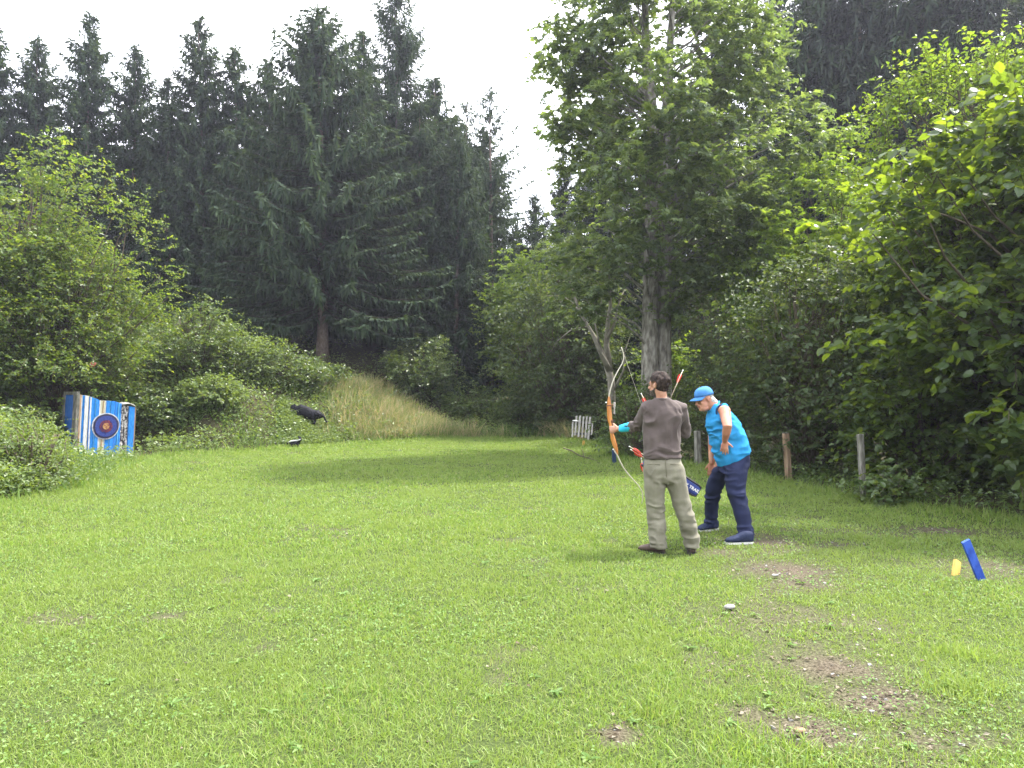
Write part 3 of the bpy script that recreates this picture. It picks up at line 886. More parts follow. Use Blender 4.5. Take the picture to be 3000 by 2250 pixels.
bush(12, 5.0, 18.6, [(.05, .7), (.6, 1.0), (1.3, 1.0), (2.0, .8), (2.6, .3)], 80, 11, 8, .08, .7, T_SIMPLE, M['greytree'],
     'elder_bush', 'dull green bush between the archer and the bending man', nst=6, twl=.4, clr=.24)
bush(13, 6.8, 12.9, [(.05, .8), (.5, 1.1), (1.1, 1.1), (1.7, .8), (2.1, .3)], 90, 11, 8, .085, .8, T_ROUND, M['hazel'],
     'hazel_bush', 'small dark hazel beside the weathered grey post under the huge hazel', nst=6, twl=.4, clr=.24)

bush(25, 12.6, 13.5, [(.1, 2.0), (1.0, 2.8), (2.2, 3.2), (3.4, 3.0), (4.6, 2.2), (5.6, 1.0)], 170, 10, 8, .13, .92, T_ROUND, M['hazel'],
     'hazel_bush', 'dark hazel behind the huge one at the edge', nst=9, twl=.6, clr=.36)
bush(26, 5.55, 11.3, [(.0, .3), (.2, .35), (.4, .3), (.55, .1)], 14, 9, 7, .075, .8, T_ROUND, M['bramble'],
     'bramble_bush', 'bramble growing over the foot of the weathered grey post', nst=5, twl=.3, clr=.16)
# --- middle distance
bush(14, 2.0, 29.5, [(.1, 1.6), (1.2, 2.1), (2.6, 2.4), (4.0, 2.3), (5.4, 1.8), (6.6, 1.0), (7.4, .4)], 260, 13, 9, .13, .6, T_SIMPLE, M['greytree'],
     'elder_tree', 'grey green tree with drooping sprays above the weathered pallet', 'tree', nst=6, twl=.6, clr=.36, spread=.35, droop=.55)
bush(15, .75, 35.0, [(1.0, 1.0), (2.2, 1.6), (3.8, 1.9), (5.4, 1.7), (6.9, .7)], 120, 13, 9, .15, .75, T_LOBE, M['young'],
     'young_maple', 'bright leafed maple in the gap between the spruces and the grey green tree', 'tree', nst=3, twl=.6, clr=.36, spread=.3)
bush(16, -3.9, 33.4, [(.05, 1.4), (.6, 1.75), (1.3, 1.55), (1.9, .9), (2.4, .35)], 130, 12, 8, .11, .6, T_SIMPLE, M['bramble'],
     'hazel_bush', 'rounded dark bush above the dry grass below the spruces', nst=6, twl=.5, clr=.28)
bush(17, -1.6, 32.5, [(.05, 1.2), (.5, 1.5), (.9, 1.2), (1.3, .5)], 90, 11, 8, .10, .6, T_SIMPLE, M['bramble'],
     'bramble_bush', 'long low bramble bank at the right end of the dry grass', nst=6, twl=.45, clr=.26)
bush(18, .6, 30.8, [(.05, 1.0), (.4, 1.3), (.8, 1.1), (1.2, .4)], 70, 11, 8, .10, .6, T_SIMPLE, M['bramble'],
     'bramble_bush', 'dark bramble at the far end of the lawn left of the pallet', nst=6, twl=.45, clr=.24)
bush(19, 3.3, 27.6, [(.05, .8), (.5, 1.1), (1.1, 1.0), (1.7, .4)], 80, 11, 8, .09, .6, T_SIMPLE, M['greytree'],
     'bramble_bush', 'tangled bush right behind the weathered pallet', nst=6, twl=.4, clr=.24)
bush(20, 6.6, 26.0, [(.4, 1.2), (1.8, 1.9), (3.4, 1.9), (4.8, 1.2), (5.8, .4)], 140, 12, 8, .12, .6, T_SIMPLE, M['greytree'],
     'elder_tree', 'shaded understorey tree right of the double grey trunk', 'tree', nst=5, twl=.55, clr=.34, spread=.35)

# --- left bank
bush(21, -12.7, 21.6, [(.1, 1.4), (.9, 2.0), (2.0, 2.4), (3.2, 2.3), (4.2, 1.8), (5.0, 1.1), (5.5, .5)], 330, 15, 9, .085, .7, T_SIMPLE, M['hornbeam'],
     'hornbeam_bush', 'broad hornbeam bush with small leaves on the bank above the striped target', nst=10, twl=.5, clr=.3, limb_r=.04, lean=(.4, 0),
     extra=[(-10.4, 21.6, 6.4), (-10.5, 21.6, 6.8), (-10.7, 21.5, 6.3), (-11.0, 21.4, 6.6), (-10.2, 21.8, 5.8), (-9.9, 21.8, 5.0), (-9.7, 22, 4.4)])
bush(22, -14.3, 21.6, [(.1, 1.3), (1.2, 2.0), (2.8, 2.5), (4.2, 2.3), (5.2, 1.5), (6.1, .7)], 280, 14, 9, .10, .75, T_SIMPLE, M['hornbeam'],
     'hornbeam_bush', 'taller yellow green hornbeam at the left edge of the picture', nst=9, twl=.55, clr=.32, limb_r=.04, lean=(.7, 0), up=.55,
     extra=[(-12.7, 21.3, 8.6), (-12.8, 21.3, 8.2), (-13.2, 21.3, 8.0), (-13.5, 21.4, 7.6), (-12.0, 21.3, 7.5), (-11.9, 21.3, 7.9), (-12.4, 21.2, 7.2), (-11.1, 21.3, 7.6), (-11.2, 21.3, 7.1), (-11.7, 21.3, 6.8)])
BR = [((425, 655), 24.5, 1.25, 'bramble mound on the crest of the bank beside the hornbeam'), ((505, 705), 26.0, 1.3, 'bramble mound halfway down the crest of the bank'),
      ((600, 752), 27.0, 1.45, 'tall bramble mound on the bank just above the black animal target'), ((672, 792), 28.6, 1.15, 'dark bramble right behind the black animal target'),
      ((455, 862), 23.2, .8, 'low bramble patch on the bank right of the striped target'), ((325, 842), 22.4, .8, 'bramble right above the striped target')]
for i, ((px, py), Y, rr_, lb) in enumerate(BR):
    q = at(px, py, Y); hh = max(.5, q[2] - gz1(q[0], Y))
    bush(30 + i, q[0], Y, [(.0, rr_ * .9), (hh * .35, rr_), (hh * .7, rr_ * .75), (hh, rr_ * .25)], 90, 12, 8, .085, .7, T_SIMPLE, M['herb'] if i in (1, 4) else M['bramble'],
         'bramble_bush', lb, nst=7, twl=.42, clr=.22)
bush(40, -7.85, 12.6, [(.0, .5), (.35, .6), (.75, .5), (1.05, .2)], 45, 11, 8, .06, .55, T_SIMPLE, M['herb'],
     'nettle_clump', 'pale clump of nettles at the left edge of the lawn, nearest to the camera', 'plant', nst=8, twl=.3, clr=.15, up=.6)
bush(41, -8.85, 14.3, [(.0, .45), (.25, .55), (.5, .4), (.72, .15)], 34, 11, 8, .065, .5, T_SIMPLE, M['herb'],
     'nettle_clump', 'taller clump of nettles between the camera and the striped target', 'plant', nst=8, twl=.3, clr=.15, up=.6)
bush(42, -12.2, 19.4, [(.0, .45), (.5, .7), (1.0, .5), (1.35, .2)], 45, 11, 8, .09, .6, T_SIMPLE, M['bramble'],
     'bramble_bush', 'bramble growing against the left side of the striped target', nst=6, twl=.35, clr=.2)


# --- spruces
def spruce(seed, H, Rm, z0, step=.34, nb=6, droop=.35, twig=.34, dens=.13, power=.85, gaps=0.0, hang=.5, wide=.075, needle='needle', trunk_r=None, lower=0.0):
    rng = np.random.default_rng(seed)
    mb = MB(); tr = trunk_r or H * .0135
    bend = rng.normal(0, .012 * H, 2)
    pts = [(bend[0] * (t * t), bend[1] * t * t, H * t) for t in np.linspace(-.02, 1, 12)]
    mb.tube(pts, [tr * (1.35 if i == 0 else (1 - .96 * i / 11)) for i in range(12)], 10)
    P = []; D = []; Nn = []; Ln = []; W = []
    z = z0
    while z < H * .995:
        rel = (z - z0) / (H - z0); t0 = z / H
        rad = Rm * min(1, (1 - rel) / power) ** .82 * (.80 + .2 * min(1, rel / .12)) + .12
        for k in range(nb if rel < .85 else 5):
            if rng.random() < gaps: continue
            az = rng.uniform(0, 6.283)
            l = rad * rng.uniform(.62, 1.18)
            el = R(-14) + R(52) * rel ** 1.5 + rng.normal(0, .10)
            dh = np.array((math.cos(az), math.sin(az), 0)); zz = z + rng.uniform(-.5, .5) * step
            n = max(3, int(l / dens)); t = (np.arange(n) + rng.random(n)) / n; t = t[t > .10]
            n = len(t)
            cz = math.tan(el) * l * t - droop * l * .5 * (t * (1.6 - t)) + .12 * l * t ** 3
            base = np.array((bend[0] * t0 * t0, bend[1] * t0 * t0, zz)) + dh * (l * t)[:, None]; base[:, 2] += cz
            if l > .5: mb.tube([np.array((bend[0] * t0 * t0, bend[1] * t0 * t0, zz)), base[n // 2], base[-1]], [max(.009, l * .006), max(.005, l * .004), .003], 4, 1, caps=False)
            sd_ = np.array((-dh[1], dh[0], 0))
            for sg in (-1, 1):
                tl = twig * (1.15 - .55 * t) * rng.uniform(.6, 1.3, n) * min(1, .45 + l / 2.2)
                d = dh * .75 + sd_ * sg * .8 + rng.normal(0, .22, (n, 3)); d[:, 2] -= .25
                base2 = base + np.array((0, 0, .04)); P.append(base2); D.append(d); Ln.append(tl); W.append(np.full(n, wide) * rng.uniform(.7, 1.4, n)); Nn.append(rng.normal(0, .35, (n, 3)) + (0, 0, 1))
            if hang:
                kk = rng.random(n) < hang
                d = rng.normal(0, .3, (n, 3)) + dh * .25; d[:, 2] -= 1.1
                P.append(base[kk]); D.append(d[kk]); Ln.append((twig * rng.uniform(.6, 1.5, n))[kk]); W.append((np.full(n, wide) * .8)[kk]); Nn.append((rng.normal(0, .5, (n, 3)) + dh)[kk])
            tip = base[-1:]
            P.append(np.repeat(tip, 3, 0)); dd = np.repeat(dh[None] * 1.0, 3, 0) + rng.normal(0, .35, (3, 3)); D.append(dd)
            Ln.append(np.full(3, twig * .8)); W.append(np.full(3, wide * .8)); Nn.append(rng.normal(0, .4, (3, 3)) + (0, 0, 1))
        z += step * rng.uniform(.75, 1.25) * (1 if rel < .8 else .75)
    # leader
    for q in range(14):
        P.append(np.array([[bend[0], bend[1], H - .06 * q]])); D.append(rng.normal(0, .5, (1, 3)) + (0, 0, 1.0 if q < 4 else .5)); Ln.append(np.array([.3])); W.append(np.array([.05])); Nn.append(rng.normal(0, 1, (1, 3)))
    V, Fs = leaves(np.concatenate(P), np.concatenate(D), np.concatenate(Nn), np.concatenate(Ln), np.concatenate(W), T_NEEDLE)
    t = thing('spruce_tree', 'x', 'tree')
    link('trunk', mb.mesh('trunk', [M['spruce_bark'], M['bough']], True), t)
    link('crown', raw_mesh('crown', V, Fs, M[needle]), t)
    t['h'] = H
    return t


protos = {
    'broad': spruce(101, 16.0, 4.9, 2.2, .27, 9, .45, .44, .085, .72, hang=.9, wide=.11, trunk_r=.27),
    'full': spruce(102, 17.0, 4.0, 1.0, .31, 8, .48, .46, .095, .85, hang=.9, wide=.12),
    'slim': spruce(103, 19.0, 3.7, 1.2, .33, 8, .5, .46, .095, .80, hang=.9, wide=.12),
    'thin': spruce(104, 19.0, 2.7, 3.0, .46, 5, .35, .50, .11, .45, gaps=.25, hang=.9, wide=.11),
    'weep': spruce(105, 21.0, 2.5, 2.0, .26, 7, .85, .55, .09, .35, gaps=.10, hang=1.0, wide=.09),
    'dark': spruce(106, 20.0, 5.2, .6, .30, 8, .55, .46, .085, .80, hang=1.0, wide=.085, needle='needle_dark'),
}
used = set()


def put_spruce(kind, px, top, Y, label, group='spruces at the edge of the wood', wide=1.0, H=None, zlow=0.0):
    pr = protos[kind]
    X = (px - 1106) / F * Y; z = gz1(X, Y) - .15
    H = H or (at(px, top, Y)[2] - z)
    t = pr if kind not in used else copy_tree(pr)
    used.add(kind)
    s = H / pr['h']
    t.location = (X, Y, z); t.rotation_euler = (0, 0, (px * 1.7) % 6.28)
    t.scale = (s * wide, s * wide, s)
    t['label'] = label; t['group'] = group
    return t


put_spruce('broad', 697, 12, 33.0, 'big broad spruce with a bare reddish trunk base, standing in front of the wood', wide=1.02)
put_spruce('full', -30, 60, 37, 'spruce cut off by the left edge of the picture')
put_spruce('full', 78, 75, 38, 'pointed spruce left of the very tall one near the left edge')
put_spruce('slim', 182, 28, 37, 'very tall pointed spruce near the left edge, above the hornbeam')
put_spruce('full', 287, 105, 39, 'shorter spruce between two taller pointed ones in the left row')
put_spruce('slim', 362, 175, 37.5, 'low spruce tip just left of the slim tall spruce', wide=1.2)
put_spruce('slim', 438, 38, 38, 'slim tall spruce halfway between the left edge and the big broad spruce')
put_spruce('full', 518, 98, 38.5, 'spruce left of the big broad one with a blunt top')
put_spruce('full', 592, 125, 39, 'spruce whose tip touches the left side of the big broad spruce')
put_spruce('slim', 655, 90, 43, 'spruce peeping out behind the left shoulder of the big broad spruce')
put_spruce('slim', 790, 75, 40, 'spruce peeping out behind the right shoulder of the big broad spruce')
put_spruce('weep', 862, -40, 38, 'tallest spruce with weeping thin branches, its top cut by the picture edge', wide=.9)
put_spruce('weep', 905, 215, 36, 'lighter spruce with hanging curtain branches in front of the weeping one', wide=1.25)
put_spruce('slim', 952, 172, 38, 'pointed dark spruce right of the weeping ones', wide=1.15)
put_spruce('full', 985, 300, 36, 'full spruce closing the right end of the left row', wide=.9)
put_spruce('thin', 1004, 222, 46, 'narrow far spruce tip between the pointed dark spruce and the gappy one')
put_spruce('thin', 1062, 192, 41, 'gappy spruce standing alone against the white sky', wide=.95)
put_spruce('full', 1120, 480, 62, 'small distant spruce in the gap under the white sky')
put_spruce('full', 1165, 420, 44, 'dark spruce left of the tall maple, partly behind its leaves', wide=.9)
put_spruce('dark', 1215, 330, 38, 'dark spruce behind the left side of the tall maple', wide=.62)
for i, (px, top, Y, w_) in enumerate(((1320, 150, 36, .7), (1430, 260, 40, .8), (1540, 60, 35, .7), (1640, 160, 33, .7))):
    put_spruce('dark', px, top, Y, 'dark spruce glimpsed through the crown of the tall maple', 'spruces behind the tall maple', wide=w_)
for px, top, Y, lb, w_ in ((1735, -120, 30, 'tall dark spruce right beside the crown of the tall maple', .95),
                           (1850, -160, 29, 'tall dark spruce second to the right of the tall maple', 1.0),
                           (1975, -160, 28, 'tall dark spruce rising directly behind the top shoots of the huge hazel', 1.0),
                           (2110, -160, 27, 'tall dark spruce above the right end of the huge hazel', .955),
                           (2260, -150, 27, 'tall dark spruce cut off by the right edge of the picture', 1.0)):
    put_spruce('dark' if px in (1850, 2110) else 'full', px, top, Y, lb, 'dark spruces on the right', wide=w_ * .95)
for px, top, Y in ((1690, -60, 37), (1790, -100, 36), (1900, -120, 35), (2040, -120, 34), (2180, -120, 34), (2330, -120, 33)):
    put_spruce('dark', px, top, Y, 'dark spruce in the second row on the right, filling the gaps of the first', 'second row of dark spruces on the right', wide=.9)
rr = np.random.default_rng(77)
for i in range(15):
    px = -120 + i * 84 + rr.uniform(-20, 20)
    put_spruce('full' if i % 2 else 'slim', px, rr.uniform(230, 330), rr.uniform(46, 52), 'spruce deep in the wood, seen only between the front trunks', 'spruces deep in the wood', wide=1.35)
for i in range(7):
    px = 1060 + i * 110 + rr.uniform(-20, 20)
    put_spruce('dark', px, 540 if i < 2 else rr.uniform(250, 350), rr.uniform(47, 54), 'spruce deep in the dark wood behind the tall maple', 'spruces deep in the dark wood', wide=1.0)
for k_, (px, Y) in (('full', (640, 42)), ('slim', (530, 44)), ('full', (830, 44)), ('slim', (930, 43)), ('full', (1010, 45))):
    put_spruce(k_, px, 300, Y, 'spruce trunk and boughs in the shade behind the big broad spruce', 'spruces in the shade of the front row', wide=1.2)
# ================================================================== MATERIALS OF THE OBJECTS
M['skin'] = solid('skin', [(.33, .16, .105), (.43, .225, .155), (.48, .275, .205)], 14, .5, .35)
M['skin_red'] = solid('sunburnt_skin', [(.30, .125, .08), (.43, .205, .135), (.50, .27, .19)], 9, .5, .35)
M['lip'] = solid('lip', [(.24, .085, .075), (.30, .12, .10)], 20, .5)
M['hair'] = solid('brown_hair', [(.010, .007, .006), (.028, .019, .016), (.055, .038, .032)], 60, .7, .15, .8, 120, (1, 1, .25))
M['beard'] = solid('beard', [(.03, .024, .02), (.085, .07, .06)], 60, .7, .3)
M['grey_hair'] = solid('grey_hair', [(.22, .20, .18), (.42, .40, .37)], 60, .7, .3)
M['eye'] = solid('eye', [(.05, .03, .02), (.10, .07, .05)], 3, .2, .5)
M['shirt'] = solid('brown_shirt', [(.068, .053, .050), (.086, .068, .064), (.108, .087, .082)], 7, .85, .15, .25, 160, sheen=.1)
M['cuff'] = solid('dark_seam', [(.045, .036, .033), (.06, .05, .045)], 9, .9, .1)
M['khaki'] = solid('khaki_cloth', [(.125, .118, .088), (.165, .155, .118), (.20, .19, .145)], 6, .85, .15, .25, 180, sheen=.1)
M['navy'] = solid('navy_cloth', [(.009, .012, .036), (.014, .019, .053), (.020, .026, .068)], 6, .8, .2, .25, 160)
M['turq'] = solid('turquoise_cloth', [(.014, .175, .40), (.02, .215, .47), (.028, .25, .53)], 5, .8, .2, .2, 160)
M['turq_in'] = solid('armhole_cloth', [(.01, .03, .08), (.015, .045, .11)], 5, .85, .2)
M['guard'] = solid('cyan_guard', [(.01, .32, .50), (.02, .42, .62)], 9, .5, .4)
M['cap'] = solid('blue_cap', [(.04, .15, .36), (.06, .20, .45)], 12, .8, .2, .2, 160)
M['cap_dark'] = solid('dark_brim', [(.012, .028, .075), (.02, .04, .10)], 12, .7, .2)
M['shoe_b'] = solid('brown_leather', [(.05, .035, .028), (.10, .07, .058)], 18, .6, .3, .3, 60)
M['shoe_n'] = solid('navy_leather', [(.010, .016, .042), (.025, .034, .075)], 18, .75, .2, .4, 50)
M['sole_w'] = solid('white_rubber', [(.55, .54, .52), (.70, .69, .67)], 20, .6)
M['sole_d'] = solid('dark_rubber', [(.03, .027, .025), (.05, .045, .04)], 20, .8)
M['bow_wood'] = solid('orange_bow_wood', [(.30, .105, .025), (.47, .19, .05), (.58, .27, .085)], 5, .35, .5, .15, 30, (6, 6, .7))
M['bow_dark'] = solid('dark_bow_wood', [(.09, .028, .012), (.15, .05, .022)], 8, .35, .5)
M['limb'] = solid('cream_limb', [(.36, .33, .26), (.48, .45, .37)], 4, .35, .5)
M['string'] = solid('string', [(.45, .42, .34), (.55, .52, .45)], 10, .7)
M['feather'] = solid('red_feather', [(.55, .025, .02), (.75, .05, .04)], 30, .7)
M['shaft'] = solid('arrow_shaft', [(.50, .42, .28), (.62, .54, .40)], 12, .5)
M['white'] = solid('white_plastic', [(.72, .72, .70), (.80, .80, .79)], 12, .5)
M['quiver'] = solid('blue_quiver', [(.02, .035, .15), (.035, .06, .24)], 8, .6, .3)
M['black'] = solid('black_trim', [(.012, .012, .018), (.022, .022, .03)], 10, .6, .3)
M['post'] = solid('pale_post_wood', [(.13, .085, .055), (.24, .165, .11), (.33, .24, .17)], 6, .85, .2, .6, 25, (5, 5, .5))
M['grey_wood'] = solid('weathered_wood', [(.06, .06, .045), (.15, .145, .125), (.27, .26, .235)], 6, .9, .15, .9, 22, (4, 4, .8))
M['blue_paint'] = solid('blue_paint', [(.010, .03, .16), (.014, .05, .30), (.03, .085, .42)], 9, .6, .3, .3, 60, (1, 1, 1), [.28, .42, .6])
M['navy_paint'] = solid('faded_blue_paint', [(.012, .026, .06), (.025, .05, .10)], 8, .6, .3)
M['yellow_paint'] = solid('yellow_paint', [(.48, .28, .06), (.60, .38, .09), (.68, .47, .18)], 9, .6, .3)
M['animal'] = solid('black_foam', [(.006, .006, .008), (.010, .010, .014), (.018, .018, .024)], 16, .7, .15, .5, 60)
M['animal_white'] = solid('white_foam', [(.45, .45, .44), (.68, .68, .67)], 14, .6, .3)
M['stone'] = solid('pale_stone', [(.13, .125, .11), (.27, .265, .25), (.40, .39, .38)], 18, .8, .2, .6, 40)
M['orange'] = solid('faded_red_plastic', [(.22, .05, .04), (.42, .14, .11)], 12, .5)

M['pallet_wood'] = solid('pallet_wood', [(.22, .21, .19), (.38, .365, .34), (.50, .49, .46)], 9, .9, .15, .6, 25, (5, 5, .6))
# ================================================================== STRIPED ARCHERY TARGET
bc = Vector((-11.03, 19.6, 0)); br = Vector((.643, .766, 0)); bf = Vector((.766, -.643, 0)); bz = Vector((0, 0, 1))
gb = gz1(-10.5, 20.1) - .06
TG = thing('archery_target', 'blue and white striped foam block target in a wooden frame with a round target face', 'target', (bc.x, bc.y, gb))
TOPL, TOPR, W_, DEP = 1.60 - gb, 1.36 - gb, 1.04, .88
lean = .05                                              # whole block leans towards the right at the top


def bp(u, v, w):
    """u along the front, v towards the shooter, w up (metres, local)"""
    return Vector((bc.x, bc.y, gb)) + br * (u + lean * w) + bf * v + bz * w


def slab(mb, u0, u1, v0, v1, w0, w1a, w1b, mi=0):
    P = [bp(u0, v0, w0), bp(u1, v0, w0), bp(u1, v1, w0), bp(u0, v1, w0), bp(u0, v0, w1a), bp(u1, v0, w1b), bp(u1, v1, w1b), bp(u0, v1, w1a)]
    mb.add([p[:] for p in P], [(3, 2, 1, 0), (4, 5, 6, 7), (0, 1, 5, 4), (1, 2, 6, 5), (2, 3, 7, 6), (3, 0, 4, 7)], mi)


STR_COL = {'b': (.012, .20, .62), 'B': (.02, .13, .46), 'w': (.54, .56, .57), 'c': (.50, .47, .33), 't': (.38, .24, .14), 'l': (.10, .42, .74)}
SM = {k: solid('foam_' + {'b': 'blue', 'B': 'deep_blue', 'w': 'white', 'c': 'cream', 't': 'tan', 'l': 'light_blue'}[k], [tuple(.45 * q + .02 for q in c), tuple(.9 * q for q in c), tuple(.8 * q + .05 for q in c)], 9, .8, .2, .6, 50, (6, 6, .9)) for k, c in STR_COL.items()}
# vertical foam sheets pressed together: colour, width
sheets = [('t', .035), ('w', .030), ('b', .045), ('w', .075), ('c', .022), ('B', .02), ('w', .035), ('b', .085), ('l', .015), ('b', .075), ('w', .035), ('c', .045), ('t', .018), ('c', .03), ('w', .03),
          ('b', .085), ('l', .02), ('b', .09), ('B', .025), ('b', .06), ('l', .02), ('b', .05)]
tot = sum(s for _, s in sheets)
fmb = MB(); keys = list(SM); u = 0; rr = np.random.default_rng(5)
def topw(u): 
    return TOPL - .03 + (TOPR - TOPL) * min(1, u / W_) ** .9 + .02 * math.sin(u * 9)
for k, s in sheets:
    s = s * W_ / tot
    slab(fmb, u, u + s - .0035, -DEP + .1, rr.uniform(-.018, .012), .02, topw(u) + rr.uniform(-.012, .012), topw(u + s) + rr.uniform(-.012, .012), keys.index(k))
    u += s
fmb.build('foam_block', [SM[k] for k in keys], TG)
fr = MB()
for v in (-.04, -DEP + .04): slab(fr, -.075, -.004, v - .05, v + .045, -.05, TOPL - .03, TOPL - .03)
slab(fr, -.07, -.006, -DEP, -.02, TOPL - .03, TOPL + .05, TOPL + .05)
slab(fr, -.062, -.008, -DEP + .085, -.09, .50, .56, .56)
fr.build('frame', M['grey_wood'], TG)
sp_ = MB(); slab(sp_, -.045, -.012, -DEP + .09, -.30, .565, TOPL - .034, TOPL - .034); slab(sp_, -.045, -.012, -DEP + .30, -.30, .05, .42, .42)
sp_.build('side_panel', SM['B'], TG)
bs = MB(); slab(bs, -.05, -.010, -.295, -.092, .565, TOPL - .034, TOPL - .034); bs.build('side_board', M['grey_wood'], TG)
m_ch = solid('pressed_foam_flakes', [(.02, .02, .025), (.10, .09, .085), (.40, .38, .36), (.62, .58, .55)], 24, .9, .15, .8, 40, (1, 1, .55), [.36, .47, .56, .66])
cm = MB(); slab(cm, W_ + .004, W_ + .19, -DEP + .1, -.02, .0, TOPR - .06, TOPR - .09); cm.build('flake_column', m_ch, TG)
bl = MB(); slab(bl, W_ + .194, W_ + .335, -DEP + .1, .03, .0, TOPR - .10, TOPR - .13); bl.build('blue_column', SM['b'], TG)
ed = MB(); slab(ed, W_ + .338, W_ + .38, -DEP + .1, .0, .0, TOPR - .11, TOPR - .14); ed.build('end_board', M['post'], TG)
ld = MB()
ld.loft([(bp(W_ + .0 + t * .36, -.25, TOPR - .06 + .06 * math.sin(t * 3.0) - .06 * t), bf * .30, bz * .04) for t in (0, .15, .35, .55, .75, .9, 1)], 12)
ld.build('lid', M['stone'], TG, True)
# round face: rings, each a thin disc a little proud of the one outside it
fc = MB(); cu, cw = .66, .82
fcols = [solid('face_halo', [(.22, .23, .28), (.44, .45, .48)], 20, .8), solid('face_black', [(.012, .012, .035), (.03, .03, .07)], 30, .8), solid('face_blue', [(.012, .025, .13), (.03, .05, .22)], 30, .8), solid('face_red', [(.018, .014, .08), (.07, .016, .04), (.17, .03, .04)], 22, .8), solid('face_gold', [(.13, .03, .03), (.26, .12, .05), (.36, .23, .10)], 26, .8)]
for i, r_ in enumerate((.352, .325, .278, .165, .085)):
    rim = [bp(cu + r_ * .98 * math.cos(q) * (1 + .02 * math.sin(3 * q + i)), .016 + .005 * i, cw + r_ * math.sin(q) * (1 + .02 * math.cos(2 * q))) for q in np.linspace(0, 2 * math.pi, 40, endpoint=False)]
    back = [p - bf * .012 for p in rim]
    fc.add([p[:] for p in rim + back], [tuple(range(40))] + [((k + 1) % 40, k, 40 + k, 40 + (k + 1) % 40) for k in range(40)], i)
fc.build('target_face', fcols, TG)

# ================================================================== ANIMAL TARGETS
def quad_disp(a, s):
    return lambda co: a * vn3(co, s)


AY = PANY; ab = at(665, 905, AY)
def ap(x, y, dy=0.0): return at(x, y, AY + dy)
PA = thing('animal_target', 'black big cat shaped foam target crouching on the overgrown bank below the brambles', 'animal target', (ab.x, ab.y, gz1(ab.x, ab.y)))
pm = MB(); S = AY / F
pm.loft([(ap(637, 886), (0, 2.5 * S, 0), (.5 * S, 0, 2.5 * S)), (ap(641, 886.5), (0, 7 * S, 0), (1.5 * S, 0, 10 * S)), (ap(649, 886.5), (0, 9 * S, 0), (2 * S, 0, 13 * S)), (ap(659, 890), (0, 10 * S, 0), (3 * S, 0, 13.5 * S)),
         (ap(669, 894.5), (0, 9.5 * S, 0), (3 * S, 0, 12 * S)), (ap(678, 896), (0, 8.5 * S, 0), (3 * S, 0, 10 * S)), (ap(687, 896), (0, 8 * S, 0), (2 * S, 0, 10 * S)), (ap(694, 898), (0, 5.5 * S, 0), (2 * S, 0, 6 * S)), (ap(698, 900), (0, 2 * S, 0), (1 * S, 0, 2.2 * S))], 18)
pm.ell(ap(634.5, 880.5), (7.5 * S, 0, 0), (0, 7 * S, 0), (0, 0, 7.5 * S))            # head
pm.ell(ap(628.5, 884), (4 * S, 0, 0), (0, 3.4 * S, 0), (0, 0, 2.8 * S))            # muzzle
for d_ in (-.055, .055): pm.ell(ap(637, 873.5, d_), (1.6 * S, 0, 0), (0, .9 * S, 0), (0, 0, 2.4 * S))
for d_, fx_ in ((-.09, 0), (.09, 3)):                                             # fore legs, hind legs
    pm.tube([ap(641 + fx_, 890, d_), ap(638 + fx_, 901, d_), ap(636 + fx_, 912, d_), ap(632 + fx_, 915, d_)], [5.0 * S, 3.8 * S, 2.6 * S, 2.2 * S], 10, dome=True)
for d_, fx_ in ((-.10, 0), (.10, -6)):
    pm.tube([ap(684 + fx_, 895, d_), ap(677 + fx_, 905, d_), ap(681 + fx_, 911, d_), ap(675 + fx_, 918, d_)], [6.5 * S, 4.6 * S, 2.6 * S, 2.2 * S], 10, dome=True)
pm.tube([ap(694, 895), ap(700, 900), ap(703, 907), ap(706, 912), ap(709, 911)], [2.6 * S, 2.2 * S, 2.0 * S, 1.9 * S, 1.5 * S], 8, dome=True)
remeshed('body', pm, M['animal'], .022, 2, PA, quad_disp(.012, 7))
me_ = MB(); me_.ell(ap(629, 887.5, -.05), (3.0 * S, 0, .5 * S), (0, 2.2 * S, 0), (0, 0, 1.4 * S)); me_.build('muzzle', M['animal_white'], PA, True)

SY = 22.8; sb = at(636, 966, SY); S = SY / F
def sp2(x, y, dy=0.0): return at(x, y, SY + dy)
SK = thing('animal_target', 'small black and white skunk shaped foam target at the foot of the bank', 'animal target', (sb.x, sb.y, gz1(sb.x, sb.y)))
sm_ = MB()
sm_.loft([(sp2(627, 958), (0, 1.5 * S, 0), (0, 0, 1.5 * S)), (sp2(630, 957.5), (0, 4 * S, 0), (0, 0, 4 * S)), (sp2(637, 957), (0, 4.8 * S, 0), (0, 0, 4.6 * S)), (sp2(643, 956), (0, 5 * S, 0), (0, 0, 5 * S)), (sp2(647, 957), (0, 2 * S, 0), (0, 0, 2 * S))], 12)
sm_.ell(sp2(624, 957.5), (4.2 * S, 0, 0), (0, 3 * S, 0), (0, 0, 3 * S)); sm_.ell(sp2(620, 959.5), (2.4 * S, 0, 0), (0, 1.6 * S, 0), (0, 0, 1.5 * S))
for x_, d_ in ((630, -.04), (631, .04), (643, -.04), (642, .04)):
    sm_.tube([sp2(x_, 959, d_), sp2(x_ + .6, 964, d_), sp2(x_ - .6, 968.5, d_)], [2.4 * S, 1.6 * S, 1.3 * S], 8, dome=True)
remeshed('body', sm_, M['animal'], .012, 2, SK)
tl = MB(); tl.tube([sp2(645, 955), sp2(649, 951), sp2(648.5, 946), sp2(645, 943)], [2.0 * S, 2.8 * S, 2.8 * S, 1.6 * S], 10, dome=True)
tl.build('tail', M['animal'], SK, True)
